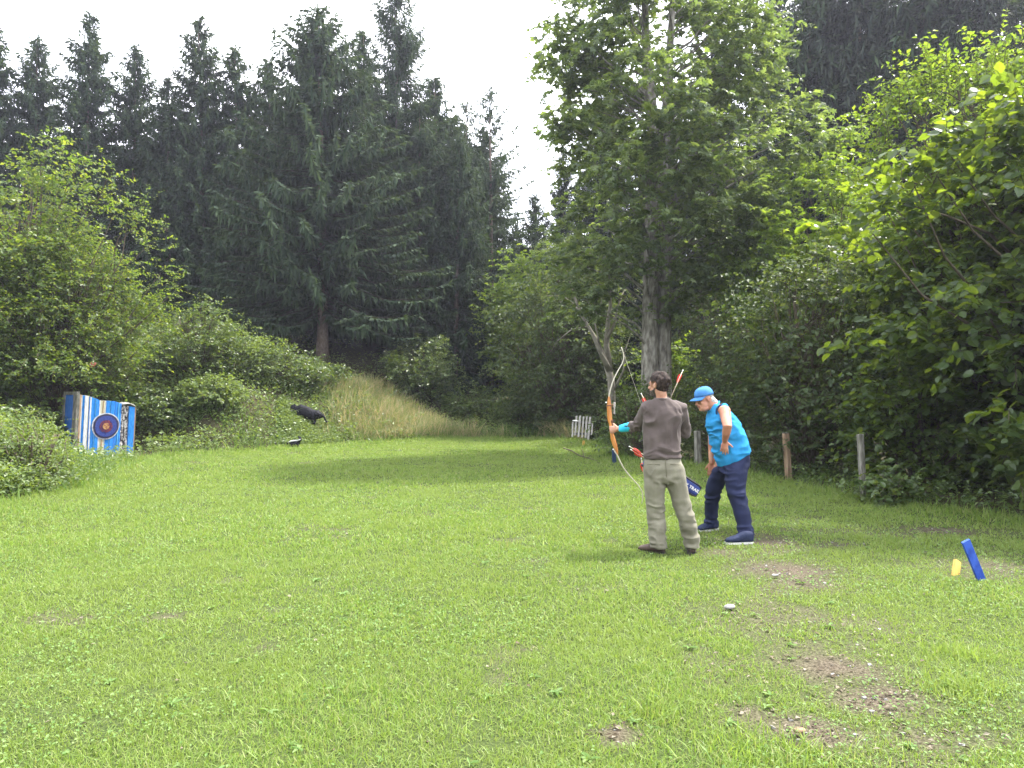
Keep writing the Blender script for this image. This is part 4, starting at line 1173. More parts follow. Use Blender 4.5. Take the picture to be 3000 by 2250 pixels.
st_ = MB(); st_.tube([sp2(622, 955.3, -.035), sp2(628, 952.9, -.03), sp2(636, 952.0, -.02), sp2(643, 951.3, -.02), sp2(648, 949.5, -.04)], [.8 * S, 1.2 * S, 1.5 * S, 1.5 * S, 1.2 * S], 10, dome=True)
st_.build('back_stripe', M['animal_white'], SK, True)

# ================================================================== PALLET, POSTS, STAKES
PY = 25.2
def pp(cx, cy, dy=0.0): return at(1179.7 + cx * .1111, 847.9 + cy * .1111, PY + dy)
pb = pp(700, 900); PL = thing('wooden_pallet', 'weathered grey pallet with crooked slats leaning upright at the far end of the lawn', 'pallet', (pb.x, pb.y, gz1(pb.x, pb.y)))
for k, (x1, y1, x0, y0) in enumerate(((517, 570, 508, 850), (592, 455, 563, 820), (662, 450, 628, 850), (728, 465, 698, 860), (790, 465, 765, 872), (857, 470, 815, 915), (906, 555, 882, 812))):
    a_ = pp(x1, y1, .10); b_ = pp(x0, y0 + 14); c_ = (a_ + b_) / 2; w_ = (a_ - b_) / 2
    s = MB(); s.bbox(c_, (.026 + .004 * (k % 3), 0, .002), (0, .011, 0), w_, .004); s.build('slat', M['pallet_wood'], PL)
for (x0, y0, x1, y1) in ((505, 560, 915, 600), (500, 800, 890, 800)):
    a_ = pp(x0, y0, .12); b_ = pp(x1, y1, .12); s = MB(); s.bbox((a_ + b_) / 2, (b_ - a_) / 2, (0, .022, 0), (0, 0, .035), .004); s.build('rail', M['grey_wood'], PL)
s = MB(); a_ = pp(520, 548, .04); s.ell(a_ + Vector((.08, -.05, 0)), (.10, 0, -.01), (0, .035, 0), (0, 0, .022)); s.build('torn_board_end', M['white'], PL, True)


def post(name, label, cat, x0, y0, x1, y1, Y, half, mat, capmat=None, lean_d=0.0, twist=.35, group=None, taper=.92, sub=.25):
    b_ = at(x0, y0, Y); b_.z = gz1(b_.x, b_.y)
    t_ = at(x1, y1, Y); t_.y += lean_d
    ax_ = (t_ - b_); ln_ = ax_.length; ax_.normalize()
    u_ = Vector((math.cos(twist), math.sin(twist), 0)); u_ = (u_ - ax_ * u_.dot(ax_)).normalized(); v_ = ax_.cross(u_)
    T = thing(name, label, cat, b_[:], group)
    mb = MB(); mb.bbox(b_ + ax_ * (ln_ - sub) / 2, u_ * half[0], v_ * half[1], ax_ * (ln_ + sub) / 2, min(half) * .25)
    if capmat is None:
        V_ = mb.verts(); rr_ = np.random.default_rng(int(x0)); 
        mb.V = [V_ + rr_.normal(0, .0012, V_.shape)]
    mb.build('shaft', mat, T)
    if capmat is not None:
        cp = MB(); cp.bbox(t_ + ax_ * .006, u_ * (half[0] * .97), v_ * (half[1] * .97), ax_ * .006, .002); cp.build('top', capmat, T)
    return T


post('fence_post', 'tan squared wooden post with a pale cut top beside the bending man', 'post', 1704, 1036, 1697, 936, 14.3, (.048, .048), M['post'], M['grey_wood'])
post('fence_post', 'weathered grey post half hidden under the huge hazel', 'post', 1866, 1078, 1858, 938, 11.8, (.040, .036), M['grey_wood'])
post('fence_post', 'rotten pale post between the archer and the bending man', 'post', 1508, 1004, 1506, 931, 17.2, (.062, .055), M['grey_wood'])
post('wooden_stake', 'flat bright blue stake leaning in the grass at the right', 'stake', 2120, 1256, 2078, 1166, 6.55, (.036, .012), M['blue_paint'], lean_d=-.05, twist=.15)
post('wooden_stake', 'short yellow stake beside the leaning blue one', 'stake', 2064, 1249, 2077, 1215, 6.75, (.036, .012), M['yellow_paint'], lean_d=.06, twist=.5)
post('wooden_stake', 'short yellow stake in front of the weathered pallet', 'stake', 1260, 968, 1261.5, 952, 23.6, (.035, .02), M['yellow_paint'])
post('wooden_stake', 'dark blue stake below the bow hand of the archer', 'stake', 1327, 1001, 1326, 972, 17.7, (.045, .02), M['navy_paint'])

# fallen branch
fb = MB()
def gp(x, y):
    Y = CAM_H * F / (y - 850.0); X = (x - 1106) / F * Y
    return np.array((X, Y, gz1(X, Y) + .03))
for path, r_ in (([(1216, 971), (1235, 980), (1252, 986), (1266, 994), (1290, 998)], .020), ([(1262, 993), (1259, 982), (1256, 972)], .012), ([(1266, 994), (1275, 991), (1282, 992)], .010)):
    pts = [gp(*q) + (0, 0, .05 * (i % 2)) for i, q in enumerate(path)]
    fb.tube(pts, [r_ * (1 - .7 * i / (len(pts) - 1)) for i in range(len(pts))], 7)
o = fb.build('fallen_branch', M['twig']); tag(o, 'thin dark forked branch lying on the far lawn in front of the pallet', 'branch')

# stones
for px, py, sx, lb in ((1576, 1318, .040, 'white stone lying alone in the grass below the bending man'), (1675, 1246, .032, 'pale pebble on the bare soil patch right of the archer'), (1727, 1586, .028, 'tan stone on the bare soil at the bottom of the picture')):
    p_ = gp(px, py); rs = np.random.default_rng(px)
    s = MB(); s.ell(p_ + (0, 0, sx * -.12), (sx, .2 * sx, 0), (-.2 * sx, sx * .7, 0), (0, 0, sx * .45), 14, 9)
    V_ = s.verts(); s.V = [V_ + (vn3(V_, 22 * .05 / sx)[:, None] * .16 * sx) * nrm(V_ - p_)]
    tag(s.build('stone', M['stone'] if px != 1727 else M['post'], None, True), lb, 'stone')
# faded red markers in the bushes
q = at(199, 788, 19.75)
s = MB(); s.ell(q, (.085, 0, .02), (0, .03, 0), (-.02, 0, .06), 18, 12); s.V = [s.verts() + vn3(s.verts(), 22)[:, None] * (.03, .01, .03)]
mk = thing('red_marker', 'crumpled faded red marker under the hornbeam above the striped target', 'marker', (q.x, q.y, q.z - .1)); s.build('tag', M['orange'], mk, True)
s = MB(); s.tube([q + Vector((0, .02, .05)), q + Vector((.03, .1, .3))], [.006, .006], 6); s.build('cord', M['twig'], mk)
# ================================================================== PEOPLE
def head_shapes(mb, T, beard=False):
    """closed head shapes in local axes (x right, y forward, z up; chin at 0, crown at .235) placed by T"""
    def e(c, r, tilt=0.0):
        c = Vector(c); o_ = T @ c
        R_ = T.to_3x3()
        a_, b_, w_ = R_ @ Vector((r[0], 0, 0)), R_ @ Vector((0, r[1] * math.cos(tilt), r[1] * math.sin(tilt))), R_ @ Vector((0, -r[2] * math.sin(tilt), r[2] * math.cos(tilt)))
        mb.ell(o_, a_, b_, w_, 20, 13)
    e((0, -.012, .148), (.076, .096, .089))                 # skull
    e((0, .040, .130), (.066, .052, .062))                  # forehead
    e((0, .032, .070), (.060, .058, .066))                  # cheeks
    e((0, .045, .036), (.048, .050, .036))                  # jaw
    e((0, .076, .020), (.024, .020, .020))                  # chin
    e((0, .082, .139), (.050, .014, .010))                  # brow
    e((.034, .066, .092), (.022, .022, .020)); e((-.034, .066, .092), (.022, .022, .020))   # cheekbones
    e((0, .090, .062), (.026, .014, .016))                  # mouth region
    e((0, .1005, .066), (.021, .008, .0065)); e((0, .099, .053), (.019, .008, .0065))       # lips
    mb.tube([T @ Vector((0, .092, .132)), T @ Vector((0, .104, .112)), T @ Vector((0, .116, .092))], [.009, .011, .0135], 10, dome=True)
    e((.011, .104, .088), (.009, .011, .008)); e((-.011, .104, .088), (.009, .011, .008))
    for sx in (-1, 1):
        e((sx * .077, -.004, .112), (.010, .020, .032), .2)
        e((sx * .080, -.010, .122), (.010, .016, .020), .2)
    return e


def frame(origin_local, at_world, f, up, scale=1.0):
    """matrix that maps local head axes so that origin_local lands on at_world"""
    f = Vector(f).normalized(); up = Vector(up); r_ = f.cross(up).normalized(); u_ = r_.cross(f).normalized()
    m_ = Matrix((r_, f, u_)).transposed() * scale
    T = m_.to_4x4(); T.translation = Vector(at_world) - m_ @ Vector(origin_local)
    return T


def hand(mb, wrist, f, n, side, curl=(20, 30, 20), spread=.0, thumb=(.55, .65, .35), size=1.0, thumb_curl=25, each=(0, 0, 0, 0)):
    """palm, four unequal jointed fingers, thumb; f finger direction, n palm normal, side thumb side"""
    w = np.array(wrist, float); f = np.array(f, float); f /= np.linalg.norm(f)
    n = np.array(n, float); n -= f * f.dot(n); n /= np.linalg.norm(n)
    s = np.cross(f, n); s *= np.sign(s.dot(np.array(side, float))) or 1
    k = size
    mb.loft([(w - f * .02 * k, s * .024 * k, n * .018 * k), (w + f * .012 * k, s * .027 * k, n * .018 * k), (w + f * .045 * k, s * .038 * k, n * .0165 * k), (w + f * .082 * k, s * .042 * k, n * .014 * k), (w + f * .096 * k, s * .036 * k, n * .009 * k)], 14)
    mb.ell(w + f * .035 * k + s * .024 * k + n * .009 * k, f * .032 * k, s * .017 * k, n * .014 * k, 12, 8)
    for i, (o_, L_) in enumerate(zip((.031, .0105, -.0105, -.031), (.076, .086, .079, .062))):
        p = w + f * (.088 - .006 * (i in (0, 3))) * k + s * o_ * k
        d = f + s * spread * (1.5 - i); d /= np.linalg.norm(d)
        pts = [p - d * .012 * k, p]; ang = 0
        for q, (c, sh) in enumerate(zip(curl, (.46, .30, .24))):
            ang += R(c + each[i] * (q < 2))
            dd = d * math.cos(ang) + n * math.sin(ang)
            p = p + dd * L_ * sh * k; pts.append(p)
        mb.tube(pts, [.0098 * k, .0098 * k, .0092 * k, .0085 * k, .0072 * k], 10, dome=True)
    p = w + f * .024 * k + s * .032 * k + n * .006 * k
    d = f * thumb[0] + s * thumb[1] + n * thumb[2]; d /= np.linalg.norm(d)
    p1 = p + d * .036 * k; tc_ = R(thumb_curl); d2 = d * math.cos(tc_) + (f * .5 + n * .5) * math.sin(tc_); d2 /= np.linalg.norm(d2)
    p2 = p1 + d2 * .032 * k
    mb.tube([p - d * .012 * k, p1, p2], [.0135 * k, .0115 * k, .0088 * k], 10, dome=True)
    return s


def shoe(parent, heel, d, L_, wd, h, mat, solem, yaw_up=0):
    """shoe part with a sole sub-part; heel point on the ground"""
    hl = np.array(heel, float); d = np.array((d[0], d[1], 0), float); d /= np.linalg.norm(d); s = np.array((-d[1], d[0], 0)); z = np.array((0, 0, 1.0))
    mb = MB()
    secs = []
    for t, w_, hh in ((-.01, .45, .60), (.03, .78, .95), (.14, .86, 1.0), (.30, .86, 1.02), (.45, .90, .86), (.60, .98, .66), (.76, 1.0, .54), (.90, .86, .42), (.98, .55, .28)):
        secs.append((hl + d * L_ * t + z * (h * hh * .5 + .018), s * wd * .5 * w_, z * (h * hh * .5)))
    mb.loft(secs, 18, power=.85)
    o_ = remeshed('shoe', mb, mat, .007, 2, parent)
    so_ = MB(); V_ = []; ring = []
    prof_ = [(-.015, .30), (.0, .62), (.05, .84), (.2, .90), (.4, .88), (.6, 1.02), (.78, 1.06), (.92, .86), (1.0, .5)]
    for sg in (1, -1):
        for t, w_ in (prof_ if sg > 0 else prof_[::-1]): ring.append(hl + d * L_ * t + s * sg * wd * .5 * w_)
    nn_ = len(ring); V_ = [r_ + z * .001 for r_ in ring] + [r_ + z * .019 for r_ in ring]
    so_.add(V_, [tuple(range(nn_))[::-1], tuple(nn_ + k for k in range(nn_))] + [(k, (k + 1) % nn_, nn_ + (k + 1) % nn_, nn_ + k) for k in range(nn_)])
    so_.build('sole', solem, o_)
    return o_


def cloth(amp, sc, zones=(), extra=None):
    """fold displacement: noise stretched along the cloth, stronger around given points"""
    def f(co):
        d = amp * vn3(co, sc) + amp * .55 * vn3(co, np.array(sc) * 2.1, 9)
        for c, r_, a, s_ in zones:
            w = np.exp(-np.sum(((co - np.array(c)) / np.array(r_)) ** 2, axis=1))
            t = vn3(co + .03 * vn3(co, 9, 3)[:, None], s_, 30); d = d + a * w * (1 - 2.8 * np.abs(t)) * 1.25
        return d
    return f


def shell(name, src, sel, off, mat, parent, noise=0.0, ns=40):
    """a layer (hair, beard) lifted off a part of a body surface"""
    me = src.data; n = len(me.vertices)
    co = np.empty(n * 3, np.float32); me.vertices.foreach_get('co', co); co = co.reshape(-1, 3)
    no = np.empty(n * 3, np.float32); me.vertices.foreach_get('normal', no); no = no.reshape(-1, 3)
    wl = co + np.array(root_loc(src))
    w = sel(wl)
    keep = w > 0
    idx = -np.ones(n, int)
    fs = [p.vertices[:] for p in me.polygons if all(keep[v] for v in p.vertices)]
    us = sorted({v for f_ in fs for v in f_})
    for i, v in enumerate(us): idx[v] = i
    us = np.array(us)
    lift = off * np.minimum(1, w[us] * 4) + noise * vn3(wl[us], ns) * np.minimum(1, w[us] * 3)
    V_ = wl[us] + no[us] * (np.maximum(lift, 0) - .002)[:, None]
    mb = MB(); mb.add(V_, [[idx[v] for v in f_] for f_ in fs])
    return mb.build(name, mat, parent, True)


# ------------------------------------------------------------------ the archer, seen from behind
AY0 = 7.82
def A(cx, cy, dy=0.0): return at(1253.4 + .3111 * cx, 722.6 + .3111 * cy, AY0 + dy)
K = .3111 / F * AY0                                     # metres per crop pixel at the archer
ax0 = A(610, 1510); ground_a = gz1(ax0.x, ax0.y)
AR = thing('person', 'bearded man in brown shirt and khaki trousers seen from behind, holding a bow', 'person', (ax0.x, AY0, ground_a))
X_, Y_, Z_ = Vector((1, 0, 0)), Vector((0, 1, 0)), Vector((0, 0, 1))
fA = Vector((-.70, .71, -.04))
TA = frame((0, 0, .118), A(546, 349, .02), fA, (-.02, 0, 1), 1.03)
body = MB()
head_shapes(body, TA)
body.tube([A(565, 470, .02), A(562, 430, .02), A(556, 385, .01)], [(.066, .062), (.058, .058), (.060, .06)], 16, dome=True)       # neck
# slim torso and legs inside the clothes
body.loft([(A(582, 900), X_ * .10, Y_ * .08), (A(575, 820), X_ * .13, Y_ * .09), (A(572, 650), X_ * .15, Y_ * .095), (A(575, 520), X_ * .15, Y_ * .085), (A(572, 465, .01), X_ * .09, Y_ * .06)], 18)
legs = {'l': [A(522, 900), A(524, 1180, .02), A(542, 1440)], 'r': [A(645, 900), A(708, 1180, -.01), A(772, 1440)]}
for q in legs.values(): body.tube(q, [.07, .055, .045], 14, dome=True)
LS, LE, LW = A(470, 505, .03), A(388, 632, .20), A(262, 656, .34)
RS, RE, RW = A(690, 505, .03), A(722, 680, .16), A(640, 612, .40)
body.tube([LS, LE, LW], [.045, .040, .027], 14, dome=True)
body.tube([RS, RE, RW], [.045, .040, .027], 14, dome=True)
fl = (LW - LE).normalized()
hand(body, LW, fl + Vector((-.25, -.05, .05)), (0.05, 1, 0), Z_, curl=(62, 80, 50), thumb=(.62, .45, .55), size=1.0)
hand(body, RW, (-.55, .25, .15), (.1, 0, -1), (-.2, 1, 0), curl=(50, 80, 40))
AB = remeshed('body', body, [M['skin'], M['lip']], .0052, 2, AR)
TAi = TA.inverted()
def loc(T_, wl):
    return wl @ np.array(T_.to_3x3()).T + np.array(T_.translation)
def hair_sel(wl):
    q = loc(TAi, wl)
    line = np.interp(q[:, 1], [-.11, -.07, -.02, .012, .03, .06, .085], [.045, .045, .060, .105, .128, .168, .178])
    ear = ((q[:, 1] + .004) / .026) ** 2 + ((q[:, 2] - .112) / .036) ** 2
    w = (q[:, 2] - line) * 22
    w = np.where((np.abs(q[:, 0]) > .066) & (ear < 1), -1, w)
    w = np.where(q[:, 2] > .30, -1, w); w = np.where((np.abs(q[:, 0]) > .11) | (q[:, 1] < -.14), -1, w)
    return w
shell('hair', AB, hair_sel, .019, M['hair'], AR, .012, 34)
def beard_sel(wl):
    q = loc(TAi, wl)
    up_ = np.interp(q[:, 1], [.0, .03, .07, .11], [.105, .075, .066, .078])
    w = np.minimum((up_ - q[:, 2]) * 25, (q[:, 1] - .008) * 25)
    w = np.where((q[:, 2] < -.012) | (q[:, 1] < .005) | (np.abs(q[:, 0]) > .075), -1, w)
    w = np.where((np.abs(q[:, 2] - .059) < .009) & (np.abs(q[:, 0]) < .022) & (q[:, 1] > .09), -1, w)
    return w
shell('beard', AB, beard_sel, .006, M['beard'], AR, .004, 70)
for sx in (-1, 1):
    e_ = MB(); e_.ell(TA @ Vector((sx * .031, .0845, .1185)), (.011, 0, 0), (0, .011, 0), (0, 0, .009), 10, 7); e_.build('eye', M['eye'], AR, True)
# shirt
sh = MB()
tor = [(858, 571, 133, .136), (842, 571, 134, .138), (800, 568, 127, .128), (740, 567, 126, .124), (670, 568, 129, .124), (600, 571, 132, .124), (550, 575, 131, .120), (510, 576, 122, .108), (480, 573, 104, .092), (458, 570, 74, .078), (440, 567, 48, .066)]
sh.loft([(A(cx, cy, .01), X_ * hw * K + Y_ * hw * K * -.10, Y_ * dp + X_ * dp * .06) for cy, cx, hw, dp in tor], 32, power=.9)
def sleeve(mb, pts, rad): mb.tube(pts, rad, 18, dome=True)
EL = A(358, 642, .235)
sleeve(sh, [A(492, 500, .03), LS + Vector((-.004, 0, -.004)), (LS + LE) / 2 + Vector((.006, 0, -.01)), LE + Vector((0, 0, -.004)), EL], [.070, .080, .070, .064, .052])
sleeve(sh, [A(655, 500, .03), RS + Vector((.004, 0, -.004)), (RS + RE) / 2 + Vector((.004, 0, 0)), RE, RE + (RW - RE) * .5, RE + (RW - RE) * .85], [.070, .080, .070, .066, .056, .046])
sh.ell(A(706, 545, .04), (.055, 0, 0), (0, .07, 0), (0, 0, .085)); sh.ell(A(462, 540, .05), (.05, 0, 0), (0, .07, 0), (0, 0, .07))
zs = [(A(575, 815, -.1), (.22, .2, .06), .018, (6, 5, 24)), (A(640, 620, -.12), (.12, .1, .17), .016, (16, 8, 7)), (A(480, 640, -.1), (.10, .12, .18), .016, (15, 8, 8)), (LE, (.10, .1, .10), .011, (22, 12, 18)),
      (A(560, 860, -.1), (.25, .2, .04), .010, (8, 8, 34)), (A(690, 570, 0), (.07, .1, .10), .012, (22, 12, 12)), (A(460, 560, 0), (.06, .1, .08), .010, (22, 12, 14)), (RE, (.08, .1, .1), .010, (20, 12, 20))]
SH = remeshed('shirt', sh, M['shirt'], .0075, 2, AR, cloth(.009, (7, 7, 8), zs))
nb = MB(); ring = [(A(567, 446, .01) + X_ * .066 * math.cos(q) + Y_ * .070 * math.sin(q) + Z_ * (.010 * math.sin(q))) for q in np.linspace(0, 2 * math.pi, 25)]
nb.tube(ring, [.0075] * 25, 6); nb.build('collar', M['cuff'], SH, True)
# trousers
tr_ = MB()
tr_.loft([(A(572, 826, .01), X_ * .155, Y_ * .105), (A(574, 850, .005), X_ * .170, Y_ * .113), (A(575, 885, .0), X_ * .190, Y_ * .128), (A(582, 930, -.005), X_ * .205, Y_ * .140), (A(588, 985, -.005), X_ * .212, Y_ * .138), (A(592, 1030, 0), X_ * .20, Y_ * .11)], 30, power=.88)
def leg(cs):
    tr_.loft([(A(cx, cy, dy), X_ * r_, Y_ * r_ * 1.08) for cx, cy, dy, r_ in cs], 22, power=.95)
leg([(535, 900, 0, .105), (520, 980, 0, .112), (516, 1060, .0, .108), (519, 1130, .01, .097), (523, 1200, .02, .090), (527, 1260, .015, .088), (531, 1330, 0, .085), (537, 1400, -.01, .083), (541, 1455, -.015, .082), (543, 1482, -.015, .080)])
leg([(628, 900, 0, .105), (655, 980, 0, .114), (672, 1060, .0, .106), (693, 1130, 0, .096), (715, 1200, -.01, .092), (735, 1260, -.015, .088), (752, 1330, -.01, .085), (766, 1400, 0, .082), (776, 1450, .005, .078), (780, 1478, .005, .076)])
tz = [(A(522, 1215, 0), (.12, .2, .11), .012, (9, 7, 20)), (A(722, 1225, 0), (.12, .2, .11), .012, (10, 6, 19)), (A(540, 1430, 0), (.12, .2, .09), .014, (10, 8, 21)), (A(770, 1430, 0), (.12, .2, .09), .014, (9, 8, 22)),
      (A(600, 1010, -.1), (.10, .2, .10), .012, (14, 6, 16)), (A(520, 1000, -.1), (.09, .2, .12), .009, (16, 6, 12)), (A(680, 1320, 0), (.2, .2, .07), .010, (9, 9, 16)), (A(525, 1320, 0), (.12, .2, .07), .010, (10, 9, 15))]
TRO = remeshed('trousers', tr_, M['khaki'], .0075, 1, AR, cloth(.006, (7, 7, 11), tz))
pk = MB()
for cx, w_ in ((508, 46), (650, 46)):
    pk.tube([A(cx - w_, 905, -.128), A(cx, 899, -.142), A(cx + w_, 905, -.128)], [.0035] * 3, 6)
pk.tube([A(590, 850, -.128), A(596, 920, -.145), A(600, 985, -.142), A(600, 1022, -.12)], [.0035] * 4, 6)
pk.tube([A(457 + 230 * t, 848, .012 - .142 * math.sin(math.pi * t)) for t in np.linspace(0, 1, 11)], [.004] * 11, 6)
pk.build('seam', solid('trouser_seam', [(.10, .095, .065), (.13, .12, .085)], 9, .9), TRO, True)
gd = MB(); fd_ = LE - LW
gd.loft([(LW + fd_ * t, Vector((.0, .2, 1)).normalized() * r_, Vector((0, 1, -.2)).normalized() * r_ * .95 + X_ * .01) for t, r_ in ((.06, .033), (.09, .037), (.3, .043), (.55, .048), (.74, .051), (.78, .048))], 18)
GD = remeshed('arm_guard', gd, M['guard'], .005, 1, AR, cloth(.003, (20, 20, 20)))
lc = MB(); p_ = LW + fd_ * .45 + Vector((0, -.045, .012)); lc.tube([p_ + Vector((-.02, -.002, .006)), p_ + Vector((.012, -.004, .0)), p_ + Vector((.03, -.004, .014))], [.006, .009, .005], 8, dome=True)
lc.build('strap', M['cap_dark'], GD, True)
for hx, hy, dd, cx in ((585, 1500, (-.84, .54), 0), (776, 1508, (.16, .98), 1)):
    p_ = A(hx, hy, -.03 if cx else -.02); p_.z = gz1(p_.x, p_.y)
    shoe(AR, p_, dd, .285, .105, .105, M['shoe_b'], M['sole_d'])

# bow
gC = np.array(LW) + np.array(Vector(fl + Vector((-.25, -.05, .05))).normalized()) * .085 + np.array((0.0, .033, 0))
gdy = gC[1] - AY0
def Bw(cx, cy, dy=0.0): return A(cx, cy, gdy + dy)
gpx = (gC[0] / gC[1] * F + 1106 - 1253.4) / .3111
BO = thing('recurve_bow', 'wooden recurve bow with cream limbs held upright in the left hand of the archer', 'bow', tuple(gC))
rs = MB(); sx_ = gpx - 214
path = [(206, 432, .010, .014), (206, 460, .016, .017), (207, 500, .024, .020), (210, 560, .027, .021), (213, 596, .026, .021), (216, 622, .017, .018), (220, 650, .0165, .019), (224, 684, .018, .019), (233, 722, .025, .020), (246, 765, .025, .020), (258, 802, .017, .017), (265, 832, .009, .012)]
rs.tube([Bw(x + sx_, y) for x, y, _, _ in path], [(b_, a_) for _, _, a_, b_ in path], 14, up=(0, 1, 0), dome=True)
RI = remeshed('riser', rs, M['bow_wood'], .004, 1, BO)
ri = MB(); ri.tube([Bw(190 + sx_, 494, -.012), Bw(232 + sx_, 490, -.022)], [.007, .007], 8, dome=True); ri.build('limb_clamp', M['bow_dark'], RI); ri = MB(); ri.bbox(Bw(226 + sx_, 603), (.011, 0, 0), (0, .024, 0), (0, 0, .014), .003); ri.build('shelf', M['bow_dark'], RI)
def limbs(path_):
    l_ = MB(); l_.tube([Bw(x + sx_, y) for x, y, _ in path_], [(.014, w_ * .85) for _, _, w_ in path_], 10, up=(0, 1, 0)); return l_.build('limb', M['limb'], BO, True)
UP = [(202, 462, .009), (207, 425, .009), (215, 385, .0085), (228, 340, .008), (246, 295, .0075), (272, 245, .007), (296, 205, .0065), (308, 168, .006), (306, 130, .006), (298, 105, .006), (290, 88, .005)]
LO = [(236, 795, .009), (262, 835, .009), (282, 880, .0085), (306, 925, .008), (338, 968, .0075), (375, 1008, .007), (408, 1045, .0065), (430, 1078, .006), (440, 1112, .006), (440, 1145, .0055), (432, 1176, .005)]
limbs(UP); limbs(LO)
for x, y in ((186, 472), (236, 797)):
    n_ = MB(); n_.ell(Bw(x + sx_, y, -.02), (.010, 0, 0), (0, .012, 0), (0, 0, .008), 8, 6); n_.build('limb_bolt', M['white'], BO, True)
nock = A(470, 618, .30)
sg_ = MB(); sg_.tube([Bw(298 + sx_, 104), nock, Bw(440 + sx_, 1120)], [.0010] * 3, 6); sg_.build('string', M['string'], BO)
fz_ = MB(); fz_.loft([(Bw(243 + sx_, 470 + 12 * k, .01), X_ * (.010 + .004 * math.sin(k)), Y_ * .012) for k in range(8)], 8); fz_.build('string_silencer', M['grey_hair'], BO, True)


def arrow(label, tail, head_, feath=.10, vis=1.0):
    """shaft, three vanes, nock; tail is the nock end"""
    t_, h_ = Vector(tail), Vector(head_); d = (h_ - t_).normalized()
    AW = thing('arrow', label, 'arrow', t_[:], 'arrows with red feathers')
    s_ = MB(); s_.tube([t_ + d * .012, h_], [.0042, .0042], 8); s_.build('shaft', M['shaft'], AW, True)
    n_ = MB(); n_.tube([t_ - d * .008, t_ + d * .016], [.005, .0048], 8); n_.build('nock', M['white'], AW, True)
    a_ = d.cross(Vector((0, 1, .1))).normalized(); b_ = d.cross(a_)
    for k in range(3):
        q = k * 2.094 + 1.2; o_ = a_ * math.cos(q) + b_ * math.sin(q)
        f_ = MB(); base = t_ + d * .045; th = d.cross(o_) * .0012
        prof_ = [(0, .004), (.006, .018), (.03, .023), (.07, .017), (feath, .004)]
        V_ = [base + d * p_ + o_ * .003 + th for p_, _ in prof_] + [base + d * p_ + o_ * h2 + th for p_, h2 in prof_]
        V_ += [v - th * 2 for v in V_]
        n5 = 5; F_ = []
        for i in range(4):
            F_ += [(i, i + 1, n5 + i + 1, n5 + i), (10 + i + 1, 10 + i, 10 + n5 + i, 10 + n5 + i + 1)]
        F_ += [(n5 + i, n5 + i + 1, 15 + i + 1, 15 + i) for i in range(4)]
        f_.add([v[:] for v in V_], F_); f_.build('feather', M['feather'], AW)
    return AW


# quiver slung in front of the hips, its end sticking out on the right
q0, q1 = A(452, 868, .20), A(818, 1092, .26)
QV = thing('quiver', 'dark blue quiver with white lettering sticking out beside the right leg of the archer', 'quiver', q1[:])
qd = (q1 - q0).normalized(); qu = Vector((0, -1, 0)); qu = (qu - qd * qu.dot(qd)).normalized(); qs = qd.cross(qu)     # qu faces the camera
qm = MB(); qm.loft([(q0 + (q1 - q0) * t, qs * w_, qu * d_) for t, w_, d_ in ((0, .066, .035), (.02, .070, .04), (.5, .066, .04), (.94, .060, .038), (.985, .054, .034), (1, .046, .028))], 28, power=.6)
qm.build('pouch', M['quiver'], QV, True)
tm = MB()
for sg2 in (-1, 1): tm.tube([q0 + (q1 - q0) * t + qs * sg2 * w_ + qu * .006 for t, w_ in ((0, .068), (.5, .066), (.94, .060), (.99, .050))], [(.012, .034)] * 4, 10, up=tuple(qs), dome=True)
tm.tube([q1 + qs * w_ - qd * .004 for w_ in (-.052, 0, .052)], [(.012, .032)] * 3, 10, up=tuple(qd), dome=True)
tm.build('trim', M['black'], QV, True)
tc_ = bpy.data.curves.new('lettering', 'FONT'); tc_.body = 'BUCK TRAIL'; tc_.size = .046; tc_.align_x = 'CENTER'; tc_.align_y = 'CENTER'; tc_.extrude = .0008; tc_.space_character = 1.02; tc_.offset = .0009
to = bpy.data.objects.new('lettering_src', tc_); COL.objects.link(to)
lm = bpy.data.meshes.new_from_object(to.evaluated_get(bpy.context.evaluated_depsgraph_get())); bpy.data.objects.remove(to)
lm.name = 'lettering'; lm.materials.clear(); lm.materials.append(M['white'])
pl_ = q0 + (q1 - q0) * .80 + qu * .0415
ey = qu.cross(qd).normalized()
mt = Matrix((qd, ey, qu)).transposed().to_4x4(); mt.translation = pl_ - q1
lm.transform(mt); link('lettering', lm, QV)
sd3 = (Vector((-.52, 0, .26))).normalized()
arrow('upper of two arrows with red feathers poking out at the left hip of the archer', A(342, 778, .18), A(560, 905, .22))
arrow('lower of two arrows with red feathers poking out at the left hip of the archer', A(352, 800, .21), A(560, 925, .23))
arrow('arrow with red feathers hanging nearly upright at the left thigh of the archer', A(424, 862, .20), A(448, 1010, .22))
arrow('arrow with red feathers rising behind the right shoulder of the archer', A(712, 250, .20), A(628, 440, .16), .10)
arrow('arrow of which only red feathers show above the left shoulder of the archer', A(424, 412, .22), A(500, 560, .20))

